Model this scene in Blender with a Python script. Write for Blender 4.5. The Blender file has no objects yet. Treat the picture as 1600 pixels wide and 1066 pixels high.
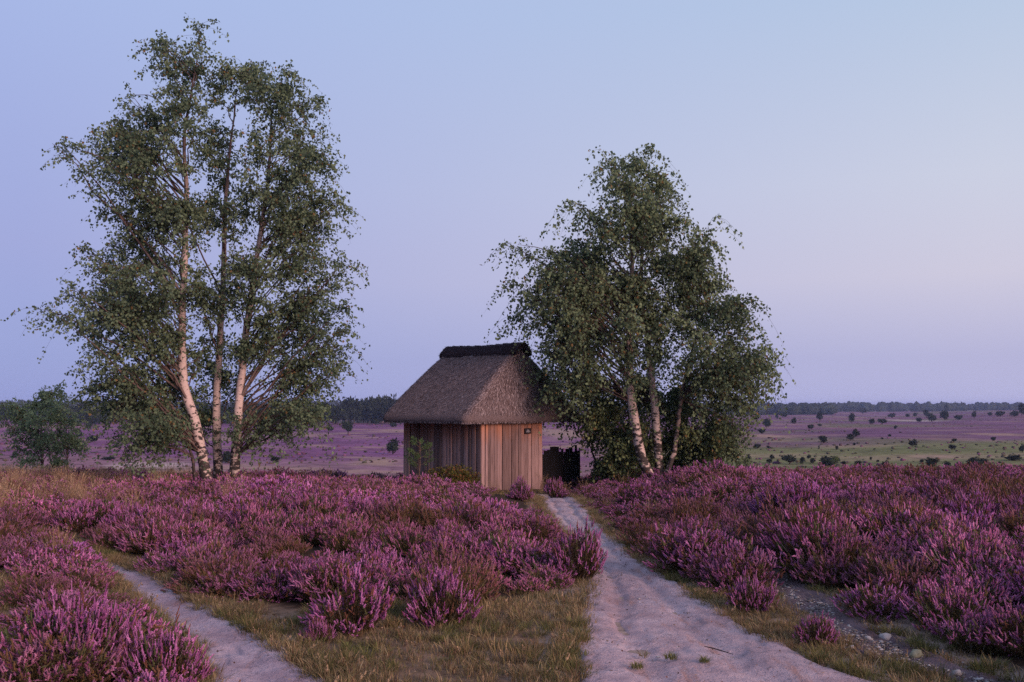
import bpy, math
import numpy as np

# ------------------------------------------------------------------ camera, world, sun, exposure
SC = bpy.context.scene
COL = SC.collection
EYE = 1.6
F = 1556.0                       # focal length in photo pixels (35 mm on 36 mm, 1600 px wide)
PITCH = math.atan(99.0 / F)
CP, SP = math.cos(PITCH), math.sin(PITCH)

cam_d = bpy.data.cameras.new('camera')
cam = bpy.data.objects.new('camera', cam_d)
COL.objects.link(cam)
cam_d.sensor_width = 36.0
cam_d.lens = 35.0
cam_d.clip_start = 0.1
cam_d.clip_end = 20000
cam.location = (0, 0, EYE)
cam.rotation_euler = (math.radians(90) + PITCH, 0, 0)
SC.camera = cam

SUN_AZ = math.radians(135)       # clockwise from +Y: low sun to the right, behind the camera
SUN_EL = math.radians(17)

world = bpy.data.worlds.new('World')
SC.world = world
world.use_nodes = True
nt = world.node_tree
nt.nodes.clear()
w_out = nt.nodes.new('ShaderNodeOutputWorld')
w_add = nt.nodes.new('ShaderNodeMixShader')
w_add.inputs[0].default_value = 0.85
w_bg1 = nt.nodes.new('ShaderNodeBackground')
w_bg2 = nt.nodes.new('ShaderNodeBackground')
w_sky = nt.nodes.new('ShaderNodeTexSky')
w_sky.sky_type = 'NISHITA'
w_sky.sun_disc = False
w_sky.sun_elevation = SUN_EL
w_sky.sun_rotation = SUN_AZ
w_bg1.inputs['Strength'].default_value = 0.05
nt.links.new(w_sky.outputs[0], w_bg1.inputs['Color'])
w_tc = nt.nodes.new('ShaderNodeTexCoord')
w_sep = nt.nodes.new('ShaderNodeSeparateXYZ')
nt.links.new(w_tc.outputs['Generated'], w_sep.inputs[0])


def w_ramp(stops):
    r = nt.nodes.new('ShaderNodeValToRGB')
    e = r.color_ramp.elements
    while len(e) < len(stops):
        e.new(0.5)
    for k, (p, c) in enumerate(stops):
        e[k].position = p
        e[k].color = (*c, 1)
    nt.links.new(w_sep.outputs['Z'], r.inputs[0])
    return r


w_r1 = w_ramp([(0.0, (.275, .318, .636)), (.044, (.281, .326, .642)), (.147, (.333, .364, .665)), (.37, (.376, .461, .764)), (.60, (.38, .47, .76)), (1.0, (.36, .45, .74))])
w_r2 = w_ramp([(0.0, (.452, .450, .708)), (.044, (.440, .434, .668)), (.12, (.598, .567, .701)), (.21, (.585, .611, .740)), (.37, (.467, .572, .750)), (1.0, (.36, .45, .74))])
w_map = nt.nodes.new('ShaderNodeMapRange')
w_map.inputs['From Min'].default_value = -0.44
w_map.inputs['From Max'].default_value = 0.43
nt.links.new(w_sep.outputs['X'], w_map.inputs['Value'])
w_mix = nt.nodes.new('ShaderNodeMix')
w_mix.data_type = 'RGBA'
nt.links.new(w_map.outputs[0], w_mix.inputs[0])
nt.links.new(w_r1.outputs[0], w_mix.inputs[6])
nt.links.new(w_r2.outputs[0], w_mix.inputs[7])
nt.links.new(w_mix.outputs[2], w_bg2.inputs['Color'])
w_bg2.inputs['Strength'].default_value = 1.176
nt.links.new(w_bg1.outputs[0], w_add.inputs[1])
nt.links.new(w_bg2.outputs[0], w_add.inputs[2])
nt.links.new(w_add.outputs[0], w_out.inputs['Surface'])

sun_d = bpy.data.lights.new('sun', 'SUN')
sun = bpy.data.objects.new('sun', sun_d)
COL.objects.link(sun)
sun_d.energy = 4.8
sun_d.angle = math.radians(30)
sun_d.color = (1.0, .64, .56)
_sx, _sy, _sz = math.sin(SUN_AZ) * math.cos(SUN_EL), math.cos(SUN_AZ) * math.cos(SUN_EL), math.sin(SUN_EL)
import mathutils
sun.rotation_euler = mathutils.Vector((_sx, _sy, _sz)).to_track_quat('Z', 'Y').to_euler()

SC.view_settings.view_transform = 'Standard'
SC.view_settings.look = 'None'
SC.view_settings.exposure = 0.0
SC.view_settings.gamma = 1.0
SC.view_settings.use_curve_mapping = False
SC.render.engine = 'CYCLES'
SC.cycles.use_denoising = False
SC.cycles.max_bounces = 5
SC.cycles.diffuse_bounces = 3
SC.cycles.glossy_bounces = 1
SC.cycles.transmission_bounces = 3
SC.cycles.transparent_max_bounces = 4
SC.cycles.volume_bounces = 0
SC.cycles.sample_clamp_indirect = 4

# ------------------------------------------------------------------ helpers
rng = np.random.default_rng(7)


def U(a, b, n=None):
    return rng.uniform(a, b, n)


def tag(o, label=None, cat=None, group=None, kind=None):
    if label:
        o['label'] = label
    if cat:
        o['category'] = cat
    if group:
        o['group'] = group
    if kind:
        o['kind'] = kind
    return o


def empty(name, loc, rz=0.0, parent=None):
    o = bpy.data.objects.new(name, None)
    COL.objects.link(o)
    o.location = loc
    o.rotation_euler = (0, 0, rz)
    o.empty_display_size = 0.2
    if parent:
        o.parent = parent
    return o


def mesh(name, V, faces, mat, col=None, smooth=False, parent=None, link=True, attrs=None):
    """V (n,3); faces: list of (k, m) integer arrays; col: (n,3) point colours."""
    V = np.asarray(V, dtype=np.float32)
    me = bpy.data.meshes.new(name)
    faces = [np.asarray(f, dtype=np.int32) for f in faces if len(f)]
    me.vertices.add(len(V))
    me.vertices.foreach_set('co', V.ravel())
    loops = np.concatenate([f.ravel() for f in faces])
    sizes = np.concatenate([np.full(len(f), f.shape[1], dtype=np.int32) for f in faces])
    starts = np.concatenate([[0], np.cumsum(sizes)[:-1]]).astype(np.int32)
    me.loops.add(len(loops))
    me.loops.foreach_set('vertex_index', loops)
    me.polygons.add(len(sizes))
    me.polygons.foreach_set('loop_start', starts)
    me.polygons.foreach_set('loop_total', sizes)
    if smooth:
        me.polygons.foreach_set('use_smooth', np.ones(len(sizes), dtype=bool))
    me.update(calc_edges=True)
    if col is not None:
        a = me.attributes.new('Col', 'FLOAT_COLOR', 'POINT')
        c = np.ones((len(V), 4), dtype=np.float32)
        c[:, :3] = col
        a.data.foreach_set('color', c.ravel())
    for k, v in (attrs or {}).items():
        a = me.attributes.new(k, 'FLOAT', 'POINT')
        a.data.foreach_set('value', np.asarray(v, dtype=np.float32))
    if mat:
        me.materials.append(mat)
    o = bpy.data.objects.new(name, me)
    if link:
        COL.objects.link(o)
    if parent:
        o.parent = parent
    return o


class MB:
    """collects pieces into one mesh"""

    def __init__(s):
        s.V, s.F, s.C, s.n = [], {}, [], 0

    def add(s, V, faces, col=(1, 1, 1)):
        V = np.asarray(V, dtype=float).reshape(-1, 3)
        for f in faces:
            f = np.asarray(f)
            if len(f):
                s.F.setdefault(f.shape[1], []).append(f + s.n)
        s.V.append(V)
        c = np.asarray(col, dtype=float)
        s.C.append(np.broadcast_to(c, (len(V), 3)) if c.ndim == 1 else c)
        s.n += len(V)

    def build(s, name, mat, parent=None, smooth=False, link=True):
        return mesh(name, np.concatenate(s.V), [np.concatenate(v) for v in s.F.values()], mat, np.concatenate(s.C), smooth, parent, link)


def vnoise(x, y, seed=0):
    """2-D value noise in [-1,1]"""
    x = np.asarray(x, dtype=float)
    y = np.asarray(y, dtype=float)
    xi, yi = np.floor(x).astype(np.int64), np.floor(y).astype(np.int64)
    fx, fy = x - xi, y - yi
    fx, fy = fx * fx * (3 - 2 * fx), fy * fy * (3 - 2 * fy)

    def hsh(a, b):
        n = (a * 374761393 + b * 668265263 + seed * 974634777) & 0xFFFFFFFF
        n = ((n ^ (n >> 13)) * 1274126177) & 0xFFFFFFFF
        return ((n ^ (n >> 16)) & 0xFFFF) / 32767.5 - 1.0
    a, b, c, d = hsh(xi, yi), hsh(xi + 1, yi), hsh(xi, yi + 1), hsh(xi + 1, yi + 1)
    return (a * (1 - fx) + b * fx) * (1 - fy) + (c * (1 - fx) + d * fx) * fy


def fbm(x, y, seed=0, oct=4):
    t, s, a = 0.0, 0.0, 1.0
    for k in range(oct):
        t = t + a * vnoise(np.asarray(x) * 2 ** k, np.asarray(y) * 2 ** k, seed + k)
        s += a
        a *= .5
    return t / s


def sstep(a, b, x):
    t = np.clip((np.asarray(x, dtype=float) - a) / (b - a), 0, 1)
    return t * t * (3 - 2 * t)


def norm(v):
    return v / np.maximum(np.linalg.norm(v, axis=-1, keepdims=True), 1e-9)


def inpoly(x, y, poly):
    x = np.asarray(x)
    y = np.asarray(y)
    r = np.zeros(x.shape, dtype=bool)
    n = len(poly)
    for i in range(n):
        x1, y1 = poly[i]
        x2, y2 = poly[(i + 1) % n]
        if y1 == y2:
            continue
        c = ((y1 > y) != (y2 > y)) & (x < (x2 - x1) * (y - y1) / (y2 - y1) + x1)
        r ^= c
    return r


# ------------------------------------------------------------------ terrain height
_ky = np.array([-80, 0, 6, 12, 20, 28, 35, 44, 70, 110, 160, 300, 800, 2000, 9000], dtype=float)
_kz = np.array([.3, 0, 0, -.12, -.45, -.80, -1.1, -2.1, -5.4, -8.6, -9.5, -9.8, -10, -11, -12], dtype=float)
_ty = np.arange(-60, 400, .5)
_tz = np.interp(_ty, _ky, _kz)
_k = np.exp(-.5 * (np.arange(-20, 21) * .5 / 3.0) ** 2)
_tzs = np.convolve(np.pad(_tz, 20, mode='edge'), _k / _k.sum(), mode='valid')


def height(x, y):
    x = np.asarray(x, dtype=float)
    y = np.asarray(y, dtype=float)
    z = np.where(y < 380, np.interp(y, _ty, _tzs), np.interp(y, _ky, _kz))
    near = 1 - sstep(40, 90, y)
    z = z + near * (.06 * fbm(x / 3.1, y / 3.1, 3) + .12 * fbm(x / 11, y / 11, 5, 2) * sstep(8, 16, np.hypot(x, y)))
    z = z + near * .28 * sstep(2.7, 4.6, x) * sstep(2, 9, y) * (1 - sstep(24, 34, y) * .6)
    mid = sstep(-4.2, -2.2, x) * (1 - sstep(-.6, .55, x))
    z = z + near * .16 * mid * sstep(9, 13, y) * (1 - sstep(20, 25, y))
    far = sstep(120, 220, y)
    z = z + far * (1.7 * fbm(x / 160, y / 220, 11, 3) + .25 * fbm(x / 35, y / 35, 12, 2))
    z = z + 4.0 * sstep(.36, .52, x / np.maximum(y, 1)) * sstep(350, 800, y) * (1 - sstep(1300, 1900, y))
    z = z + 3.0 * sstep(.02, .2, -x / np.maximum(y, 1)) * sstep(420, 800, y)
    return z


def ray(px, py):
    cx, cy = (px - 800.0) / F, (533.0 - py) / F
    return np.array([cx, CP - cy * SP, SP + cy * CP])


def at(px, py, Y):
    """point at depth Y (metres along the view) that the photo shows at (px, py)"""
    d = ray(px, py)
    return d * (Y / d[1]) + np.array([0, 0, EYE])


_march = np.geomspace(2.0, 6000, 3000)


def hit(px, py, ymin=0.0):
    d = ray(px, py)
    Y = _march[_march > ymin]
    t = Y / d[1]
    below = (EYE + d[2] * t) <= height(d[0] * t, Y)
    k = int(np.argmax(below)) if below.any() else len(Y) - 1
    return np.array([d[0] * t[k], Y[k], float(height(d[0] * t[k], Y[k]))])


def edge(pts):
    """plan edge: (px, py) on the ground -> sorted world Y and X"""
    P = np.array([hit(*p)[:2] for p in pts])
    P = P[np.argsort(P[:, 1])]
    return P[:, 1], P[:, 0]


def plan(pts):
    return [tuple(hit(*p)[:2]) for p in pts]


# plan outlines of tracks and turf
RP_L = edge([(834, 774), (850, 800), (878, 835), (908, 870), (918, 900), (905, 960), (895, 1010), (880, 1066), (860, 1200)])
RP_R = edge([(896, 775), (924, 802), (966, 843), (1010, 880), (1060, 910), (1120, 947), (1170, 980), (1240, 1014), (1310, 1042), (1370, 1066), (1700, 1200)])
LP_L = edge([(96, 862), (130, 882), (170, 905), (205, 940), (240, 975), (285, 1010), (310, 1066), (370, 1200)])
LP_R = edge([(120, 862), (188, 882), (256, 905), (312, 940), (380, 975), (440, 1010), (515, 1066), (650, 1200)])
GR_L = edge([(1132, 872), (1165, 905), (1215, 945), (1265, 985), (1330, 1020), (1420, 1050), (1470, 1066), (1800, 1200)])
GR_R = edge([(1165, 872), (1255, 905), (1320, 945), (1372, 985), (1455, 1020), (1530, 1050), (1590, 1066), (2040, 1200)])
TURF = [plan(p) for p in (
    [(262, 918), (335, 945), (425, 945), (480, 950), (600, 950), (740, 944), (800, 938), (900, 930), (915, 960), (900, 1010), (885, 1066), (860, 1200), (600, 1200), (470, 1066), (400, 1010), (345, 975), (285, 940)],
    [(1030, 888), (1070, 900), (1135, 928), (1190, 955), (1255, 985), (1330, 1022), (1420, 1052), (1470, 1066), (1800, 1200), (1700, 1200), (1370, 1066), (1240, 1012), (1120, 945), (1010, 878)],
    [(112, 866), (60, 842), (20, 822), (-60, 795), (-60, 782), (20, 800), (70, 822), (130, 845), (200, 868), (262, 892), (300, 915), (250, 912), (172, 882)],
    [(-200, 890), (20, 900), (40, 950), (34, 1066), (30, 1200), (-400, 1200)])]
TALLGRASS = [plan(p) for p in (
    [(-150, 752), (60, 752), (150, 770), (150, 800), (90, 818), (-150, 800)],
    [(180, 742), (300, 738), (320, 752), (250, 775), (170, 775)])]


def between(x, y, L, R, m=0.0):
    return (x > np.interp(y, *L) - m) & (x < np.interp(y, *R) + m) & (y < max(L[0][-1], R[0][-1]) + m)


def on_track(x, y, m=0.0):
    return between(x, y, RP_L, RP_R, m) | between(x, y, LP_L, LP_R, m) | between(x, y, GR_L, GR_R, m)


def on_turf(x, y):
    r = np.zeros(np.shape(x), dtype=bool)
    for p in TURF:
        r |= inpoly(x, y, p)
    return r


# ------------------------------------------------------------------ materials
def new_mat(name, rough=.85, spec=.15):
    m = bpy.data.materials.new(name)
    m.use_nodes = True
    t = m.node_tree
    b = t.nodes['Principled BSDF']
    b.inputs['Roughness'].default_value = rough
    b.inputs['Specular IOR Level'].default_value = spec
    return m, t, b


def N(t, kind, **kw):
    n = t.nodes.new(kind)
    for k, v in kw.items():
        if k.startswith('i_'):
            n.inputs[k[2:].replace('_', ' ')].default_value = v
        else:
            setattr(n, k, v)
    return n


def attr(t, name='Col', kind='GEOMETRY'):
    return N(t, 'ShaderNodeAttribute', attribute_name=name, attribute_type=kind)


def noise(t, scale, vec=None, detail=3, rough=.55):
    n = N(t, 'ShaderNodeTexNoise')
    n.inputs['Scale'].default_value = scale
    n.inputs['Detail'].default_value = detail
    n.inputs['Roughness'].default_value = rough
    if vec is not None:
        t.links.new(vec, n.inputs['Vector'])
    return n


def ramp(t, fac, stops, interp='LINEAR'):
    r = N(t, 'ShaderNodeValToRGB')
    r.color_ramp.interpolation = interp
    e = r.color_ramp.elements
    while len(e) < len(stops):
        e.new(.5)
    for k, (p, c) in enumerate(stops):
        e[k].position = p
        e[k].color = (*c, 1) if len(c) == 3 else c
    t.links.new(fac, r.inputs[0])
    return r.outputs[0]


def mixc(t, fac, a, b, mode='MIX'):
    m = N(t, 'ShaderNodeMix', data_type='RGBA', blend_type=mode)
    for idx, v in ((0, fac), (6, a), (7, b)):
        if hasattr(v, 'is_linked') or hasattr(v, 'links'):
            t.links.new(v, m.inputs[idx])
        elif idx == 0:
            m.inputs[0].default_value = v
        else:
            m.inputs[idx].default_value = (*v, 1)
    return m.outputs[2]


def mathn(t, op, a, b=None):
    m = N(t, 'ShaderNodeMath', operation=op)
    for k, v in enumerate((a, b)):
        if v is None:
            continue
        if hasattr(v, 'links'):
            t.links.new(v, m.inputs[k])
        else:
            m.inputs[k].default_value = v
    return m.outputs[0]


def scaled(t, vec, s, off=None):
    m = N(t, 'ShaderNodeMapping')
    m.inputs['Scale'].default_value = s
    t.links.new(vec, m.inputs['Vector'])
    return m.outputs[0]


def bump(t, b, h, strength=.5, dist=.02):
    n = N(t, 'ShaderNodeBump')
    n.inputs['Strength'].default_value = strength
    n.inputs['Distance'].default_value = dist
    t.links.new(h, n.inputs['Height'])
    t.links.new(n.outputs[0], b.inputs['Normal'])


def pos(t):
    return N(t, 'ShaderNodeNewGeometry').outputs['Position']


def plant_mat(name, trans=.3):
    """coloured by the mesh, varied per instance through the 'tint' and 'fade' of the scatter"""
    m, t, b = new_mat(name, .8, .12)
    c = attr(t).outputs['Color']
    tint = attr(t, 'tint', 'INSTANCER').outputs['Fac']
    fade = attr(t, 'fade', 'INSTANCER').outputs['Fac']
    k = mathn(t, 'ADD', tint, 1.0)
    v = N(t, 'ShaderNodeVectorMath', operation='SCALE')
    t.links.new(c, v.inputs[0])
    t.links.new(k, v.inputs['Scale'])
    hs = N(t, 'ShaderNodeHueSaturation')
    t.links.new(mathn(t, 'ADD', attr(t, 'hue', 'INSTANCER').outputs['Fac'], .5), hs.inputs['Hue'])
    t.links.new(v.outputs[0], hs.inputs['Color'])
    geo = N(t, 'ShaderNodeNewGeometry')
    old = mixc(t, geo.outputs['Random Per Island'], (.17, .065, .04), (.10, .095, .04))
    c2 = mixc(t, fade, hs.outputs[0], old)
    t.links.new(c2, b.inputs['Base Color'])
    if trans:
        tr = N(t, 'ShaderNodeBsdfTranslucent')
        t.links.new(c2, tr.inputs['Color'])
        ms = N(t, 'ShaderNodeMixShader')
        ms.inputs[0].default_value = trans
        t.links.new(b.outputs[0], ms.inputs[1])
        t.links.new(tr.outputs[0], ms.inputs[2])
        t.links.new(ms.outputs[0], t.nodes['Material Output'].inputs['Surface'])
    return m


M = {}
M['plant'] = plant_mat('plant_leaf')
M['leaf'] = plant_mat('birch_leaf', .35)
M['heather'] = plant_mat('heather_bloom', .2)
M['far_leaf'] = plant_mat('far_foliage', 0)


def make_bark():
    m, t, b = new_mat('birch_bark', .75, .2)
    p = pos(t)
    n1 = noise(t, 1.0, scaled(t, p, (6, 6, 11)), 4, .6)
    n2 = noise(t, 1.0, scaled(t, p, (14, 14, 75)), 2)
    c = attr(t).outputs['Color']
    dark = attr(t, 'old', 'GEOMETRY').outputs['Fac']
    a = mathn(t, 'ADD', n1.outputs['Fac'], mathn(t, 'MULTIPLY', dark, .22))
    f = ramp(t, a, [(.56, (0, 0, 0)), (.63, (1, 1, 1))])
    f2 = ramp(t, n2.outputs['Fac'], [(.60, (0, 0, 0)), (.66, (.7, .7, .7))])
    c2 = mixc(t, f2, c, (.16, .12, .10))
    c3 = mixc(t, f, c2, (.035, .028, .025))
    t.links.new(c3, b.inputs['Base Color'])
    bump(t, b, n1.outputs['Fac'], .6, .02)
    return m


M['bark'] = make_bark()


def simple(name, colr, rough=.8, nscale=20, amp=.35, bstr=.3):
    m, t, b = new_mat(name, rough)
    n = noise(t, nscale, pos(t), 5)
    lo = tuple(x * (1 - amp) for x in colr)
    hi = tuple(min(1, x * (1 + amp)) for x in colr)
    t.links.new(ramp(t, n.outputs['Fac'], [(.3, lo), (.7, hi)]), b.inputs['Base Color'])
    if bstr:
        bump(t, b, n.outputs['Fac'], bstr, .02)
    return m


def wood_mat(name, grey, warm, dark, warm_amt):
    m, t, b = new_mat(name, .8, .1)
    p = pos(t)
    rnd = N(t, 'ShaderNodeObjectInfo').outputs['Random']
    cmb = N(t, 'ShaderNodeCombineXYZ')
    t.links.new(mathn(t, 'MULTIPLY', rnd, 37.0), cmb.inputs['Z'])
    ad = N(t, 'ShaderNodeVectorMath', operation='ADD')
    t.links.new(p, ad.inputs[0])
    t.links.new(cmb.outputs[0], ad.inputs[1])
    g = noise(t, 1.0, scaled(t, ad.outputs[0], (55, 55, 2.2)), 4, .65)
    big = noise(t, 1.0, scaled(t, ad.outputs[0], (5, 5, 1.3)), 3)
    c = ramp(t, g.outputs['Fac'], [(.25, dark), (.48, grey), (.75, tuple(x * 1.35 for x in grey))])
    sep = N(t, 'ShaderNodeSeparateXYZ')
    t.links.new(p, sep.inputs[0])
    w = mathn(t, 'ADD', sep.outputs['Z'], mathn(t, 'MULTIPLY', big.outputs['Fac'], 1.1))
    w = mathn(t, 'ADD', w, mathn(t, 'MULTIPLY', rnd, .22))
    wf = ramp(t, mathn(t, 'MULTIPLY', w, .5), [(.56, (0, 0, 0)), (1.0, (warm_amt,) * 3)])
    c2 = mixc(t, wf, c, mixc(t, g.outputs['Fac'], tuple(x * .6 for x in warm), tuple(x * 1.2 for x in warm)))
    val = N(t, 'ShaderNodeMapRange')
    val.inputs['To Min'].default_value = .5
    val.inputs['To Max'].default_value = 1.3
    t.links.new(rnd, val.inputs[0])
    v = N(t, 'ShaderNodeVectorMath', operation='SCALE')
    t.links.new(c2, v.inputs[0])
    t.links.new(val.outputs[0], v.inputs['Scale'])
    t.links.new(v.outputs[0], b.inputs['Base Color'])
    bump(t, b, g.outputs['Fac'], .6, .006)
    return m


M['plank'] = wood_mat('weathered_larch_plank', (.205, .138, .132), (.30, .115, .052), (.045, .028, .026), .95)
M['darkened'] = simple('darkened_wood', (.005, .0042, .0048), .9, 30)  # near-black wood: the shade over the palisade is put into this colour
M['beam'] = simple('old_beam_wood', (.10, .065, .05), .85, 25)


def make_thatch():
    m, t, b = new_mat('reed_thatch', .95, .05)
    p = pos(t)
    n1 = noise(t, 38, p, 3, .7)
    n2 = noise(t, 110, p, 2, .6)
    n3 = noise(t, 1.6, p, 4)
    c = ramp(t, n1.outputs['Fac'], [(.32, (.042, .032, .036)), (.5, (.145, .115, .125)), (.68, (.31, .255, .265))])
    c = mixc(t, .5, c, ramp(t, n2.outputs['Fac'], [(.35, (.035, .028, .03)), (.65, (.24, .18, .175))]))
    c = mixc(t, ramp(t, n3.outputs['Fac'], [(.35, (0, 0, 0)), (.7, (.45, .45, .45))]), c, (.12, .085, .08))
    t.links.new(c, b.inputs['Base Color'])
    bump(t, b, n1.outputs['Fac'], 1.0, .05)
    return m


M['thatch'] = make_thatch()
M['straw'] = plant_mat('straw', 0)
M['ridge'] = simple('heather_turf_ridge', (.022, .014, .018), 1.0, 26, .6, .8)


def make_ground():
    m, t, b = new_mat('heath_ground', .95, .05)
    p = pos(t)
    c = attr(t).outputs['Color']
    n1 = noise(t, 9.0, p, 5, .7)
    n2 = noise(t, .22, p, 6, .75)
    far = attr(t, 'far').outputs['Fac']
    nn = mixc(t, far, n1.outputs['Fac'], n2.outputs['Fac'])
    k = ramp(t, nn, [(.3, (.38, .38, .38)), (.5, (1, 1, 1)), (.70, (1.25, 1.25, 1.25))])
    c2 = mixc(t, 1.0, c, k, 'MULTIPLY')
    t.links.new(c2, b.inputs['Base Color'])
    bump(t, b, n1.outputs['Fac'], .5, .03)
    return m


M['ground'] = make_ground()


def make_sand():
    m, t, b = new_mat('path_sand', .95, .05)
    p = pos(t)
    n1 = noise(t, 1.7, p, 7, .7)
    n2 = noise(t, 75, p, 3, .7)
    n3 = noise(t, 1.0, scaled(t, p, (7, 1.1, 1)), 6, .72)
    n4 = noise(t, 17, p, 5, .75)
    c = ramp(t, n1.outputs['Fac'], [(.32, (.28, .195, .21)), (.5, (.39, .295, .315)), (.68, (.48, .385, .405))])
    c = mixc(t, ramp(t, n3.outputs['Fac'], [(.54, (0, 0, 0)), (.68, (.75, .75, .75))]), c, (.34, .185, .15))
    c = mixc(t, ramp(t, n4.outputs['Fac'], [(.56, (0, 0, 0)), (.68, (.8, .8, .8))]), c, (.20, .145, .155))
    c = mixc(t, ramp(t, n2.outputs['Fac'], [(.56, (0, 0, 0)), (.68, (.8, .8, .8))]), c, (.17, .12, .13))
    track_col = attr(t).outputs['Color']  # own colour of each track, carried by its mesh
    c = mixc(t, 1.0, c, track_col, 'MULTIPLY')
    t.links.new(c, b.inputs['Base Color'])
    h = mathn(t, 'ADD', n4.outputs['Fac'], mathn(t, 'MULTIPLY', n2.outputs['Fac'], .35))
    bump(t, b, h, .8, .03)
    return m


M['sand'] = make_sand()


def make_stone():
    m, t, b = new_mat('pebble', .8, .2)
    n = noise(t, 40, pos(t), 4)
    c = attr(t).outputs['Color']
    k = ramp(t, n.outputs['Fac'], [(.3, (.6, .6, .6)), (.7, (1, 1, 1))])
    t.links.new(mixc(t, 1.0, c, k, 'MULTIPLY'), b.inputs['Base Color'])
    return m


M['stone'] = make_stone()

# ------------------------------------------------------------------ ground sheet
def build_ground():
    r = np.concatenate([np.geomspace(4.0, 75, 420)[:-1], np.geomspace(75, 9000, 230)])
    u = np.linspace(-1.35, 1.35, 460)
    yy = (r - 10)[:, None] + 0 * u[None]
    xx = r[:, None] * u[None] + 0 * yy
    x, y = xx.ravel(), yy.ravel()
    z = height(x, y)
    n_r, n_u = len(r), len(u)
    i = np.arange((n_r - 1) * (n_u - 1))
    a = (i // (n_u - 1)) * n_u + i % (n_u - 1)
    Fq = np.stack([a, a + 1, a + n_u + 1, a + n_u], 1)
    # colours
    col = np.zeros((len(x), 3))
    litter = np.array([.045, .030, .022])
    turf = np.array([.150, .108, .078])
    jx, jy = x + .18 * fbm(x * 2.3, y * 2.3, 21), y + .18 * fbm(x * 2.3, y * 2.3, 22)
    tm = on_turf(jx, jy)[:, None] * 1.0
    gm = on_track(jx, jy, .25)[:, None] * 1.0
    tn = (.5 + .5 * fbm(x / .5, y / .5, 23))[:, None]
    turfc = turf * (.65 + .6 * tn) + np.array([.02, -.004, -.012]) * (.5 + .5 * fbm(x / .8, y / .8, 25))[:, None]
    nearc = litter * (1 - tm) + turfc * tm
    nearc = nearc * (1 - gm) + np.array([.27, .20, .165]) * gm
    # far heath
    ly = np.log(np.maximum(y, 20)) * 9
    lx = x / np.maximum(y, 20) * 7
    n = fbm(x / 75, ly, 31, 4)
    n2 = fbm(x / 48 + 9, ly * 1.9, 37, 4)
    right0 = sstep(.06, .14, x / np.maximum(y, 1))
    purple = (np.array([.165, .068, .148])[None] * (1 - right0[:, None]) + np.array([.135, .064, .118])[None] * right0[:, None]) * (1 + .45 * fbm(lx * 3, ly * 2.5, 41))[:, None]
    purple = np.maximum(purple, .02) + np.array([.05, .02, .0]) * np.clip(n, 0, 1)[:, None]
    tan = np.array([.30, .205, .15])
    olive = np.array([.135, .142, .056])
    q = x / np.maximum(y, 1)
    right = sstep(.06, .14, q)
    py = 632 + (EYE - z) * F / np.maximum(y, 1)
    tanw = sstep(.16, .40, n2 + .1 * fbm(x / 9, y / 9, 43))
    fine = fbm(x / np.maximum(y, 20) * 26 + 3, ly * 5.5, 53, 3)
    tanw = np.maximum(tanw, sstep(.12, .42, fine) * sstep(-.25, .25, n2) * (1 - right * .5))
    tanw = tanw * (.95 - .45 * right)
    olw = right * (1 - sstep(250, 330, y + 70 * n)) + right * .6 * sstep(.12, .45, fbm(x / 90 + 4, ly * 1.3, 47))
    olw = np.clip(olw, 0, 1)
    left_tan = (1 - right) * sstep(150, 165, y) * (1 - sstep(185, 215, y + 30 * n2))
    farc = purple * (1 - olw[:, None]) + olive * (1 + .35 * n2[:, None]) * olw[:, None]
    tanw = np.clip(np.maximum(tanw * sstep(140, 170, y), left_tan * .45), 0, 1)
    farc = farc * (1 - tanw[:, None] * .85) + tan * tanw[:, None] * .85
    for (px, py_, wx, wy) in ((1440, 658, 32, 2.2), (1195, 681, 40, 3.0), (1560, 679, 70, 2.2), (230, 727, 90, 5), (880, 676, 60, 7), (1460, 714, 60, 2.5), (1385, 641, 25, 1.5), (590, 722, 60, 5)):
        c0 = hit(px, py_, 90)
        s = c0[1] / F
        y1, y2 = hit(px, py_ + wy, 90)[1], hit(px, py_ - wy, 90)[1]
        g = np.exp(-((x - c0[0]) / (wx * s * .6)) ** 4 - ((y - c0[1] + (y2 - y1) * .3 * fbm(x / (wx * s * .3), y / 40, 51)) / ((y2 - y1) * .5)) ** 4)
        patch = np.array([.46, .37, .33]) if px in (1440, 230) else tan
        farc = farc * (1 - g[:, None] * .9) + patch * g[:, None] * .9
    fw = sstep(55, 110, y)[:, None]
    col = nearc * (1 - fw) + farc * fw
    # sunk rim under the tracks
    z = np.where(on_track(x, y, -.05), z - .03, z)
    g = mesh('ground', np.stack([x, y, z], 1), [Fq], M['ground'], col, True, attrs={'far': fw[:, 0]})
    tag(g, 'heath ground running from the turf beside the paths to the far plain', 'ground', kind='structure')


build_ground()


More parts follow.
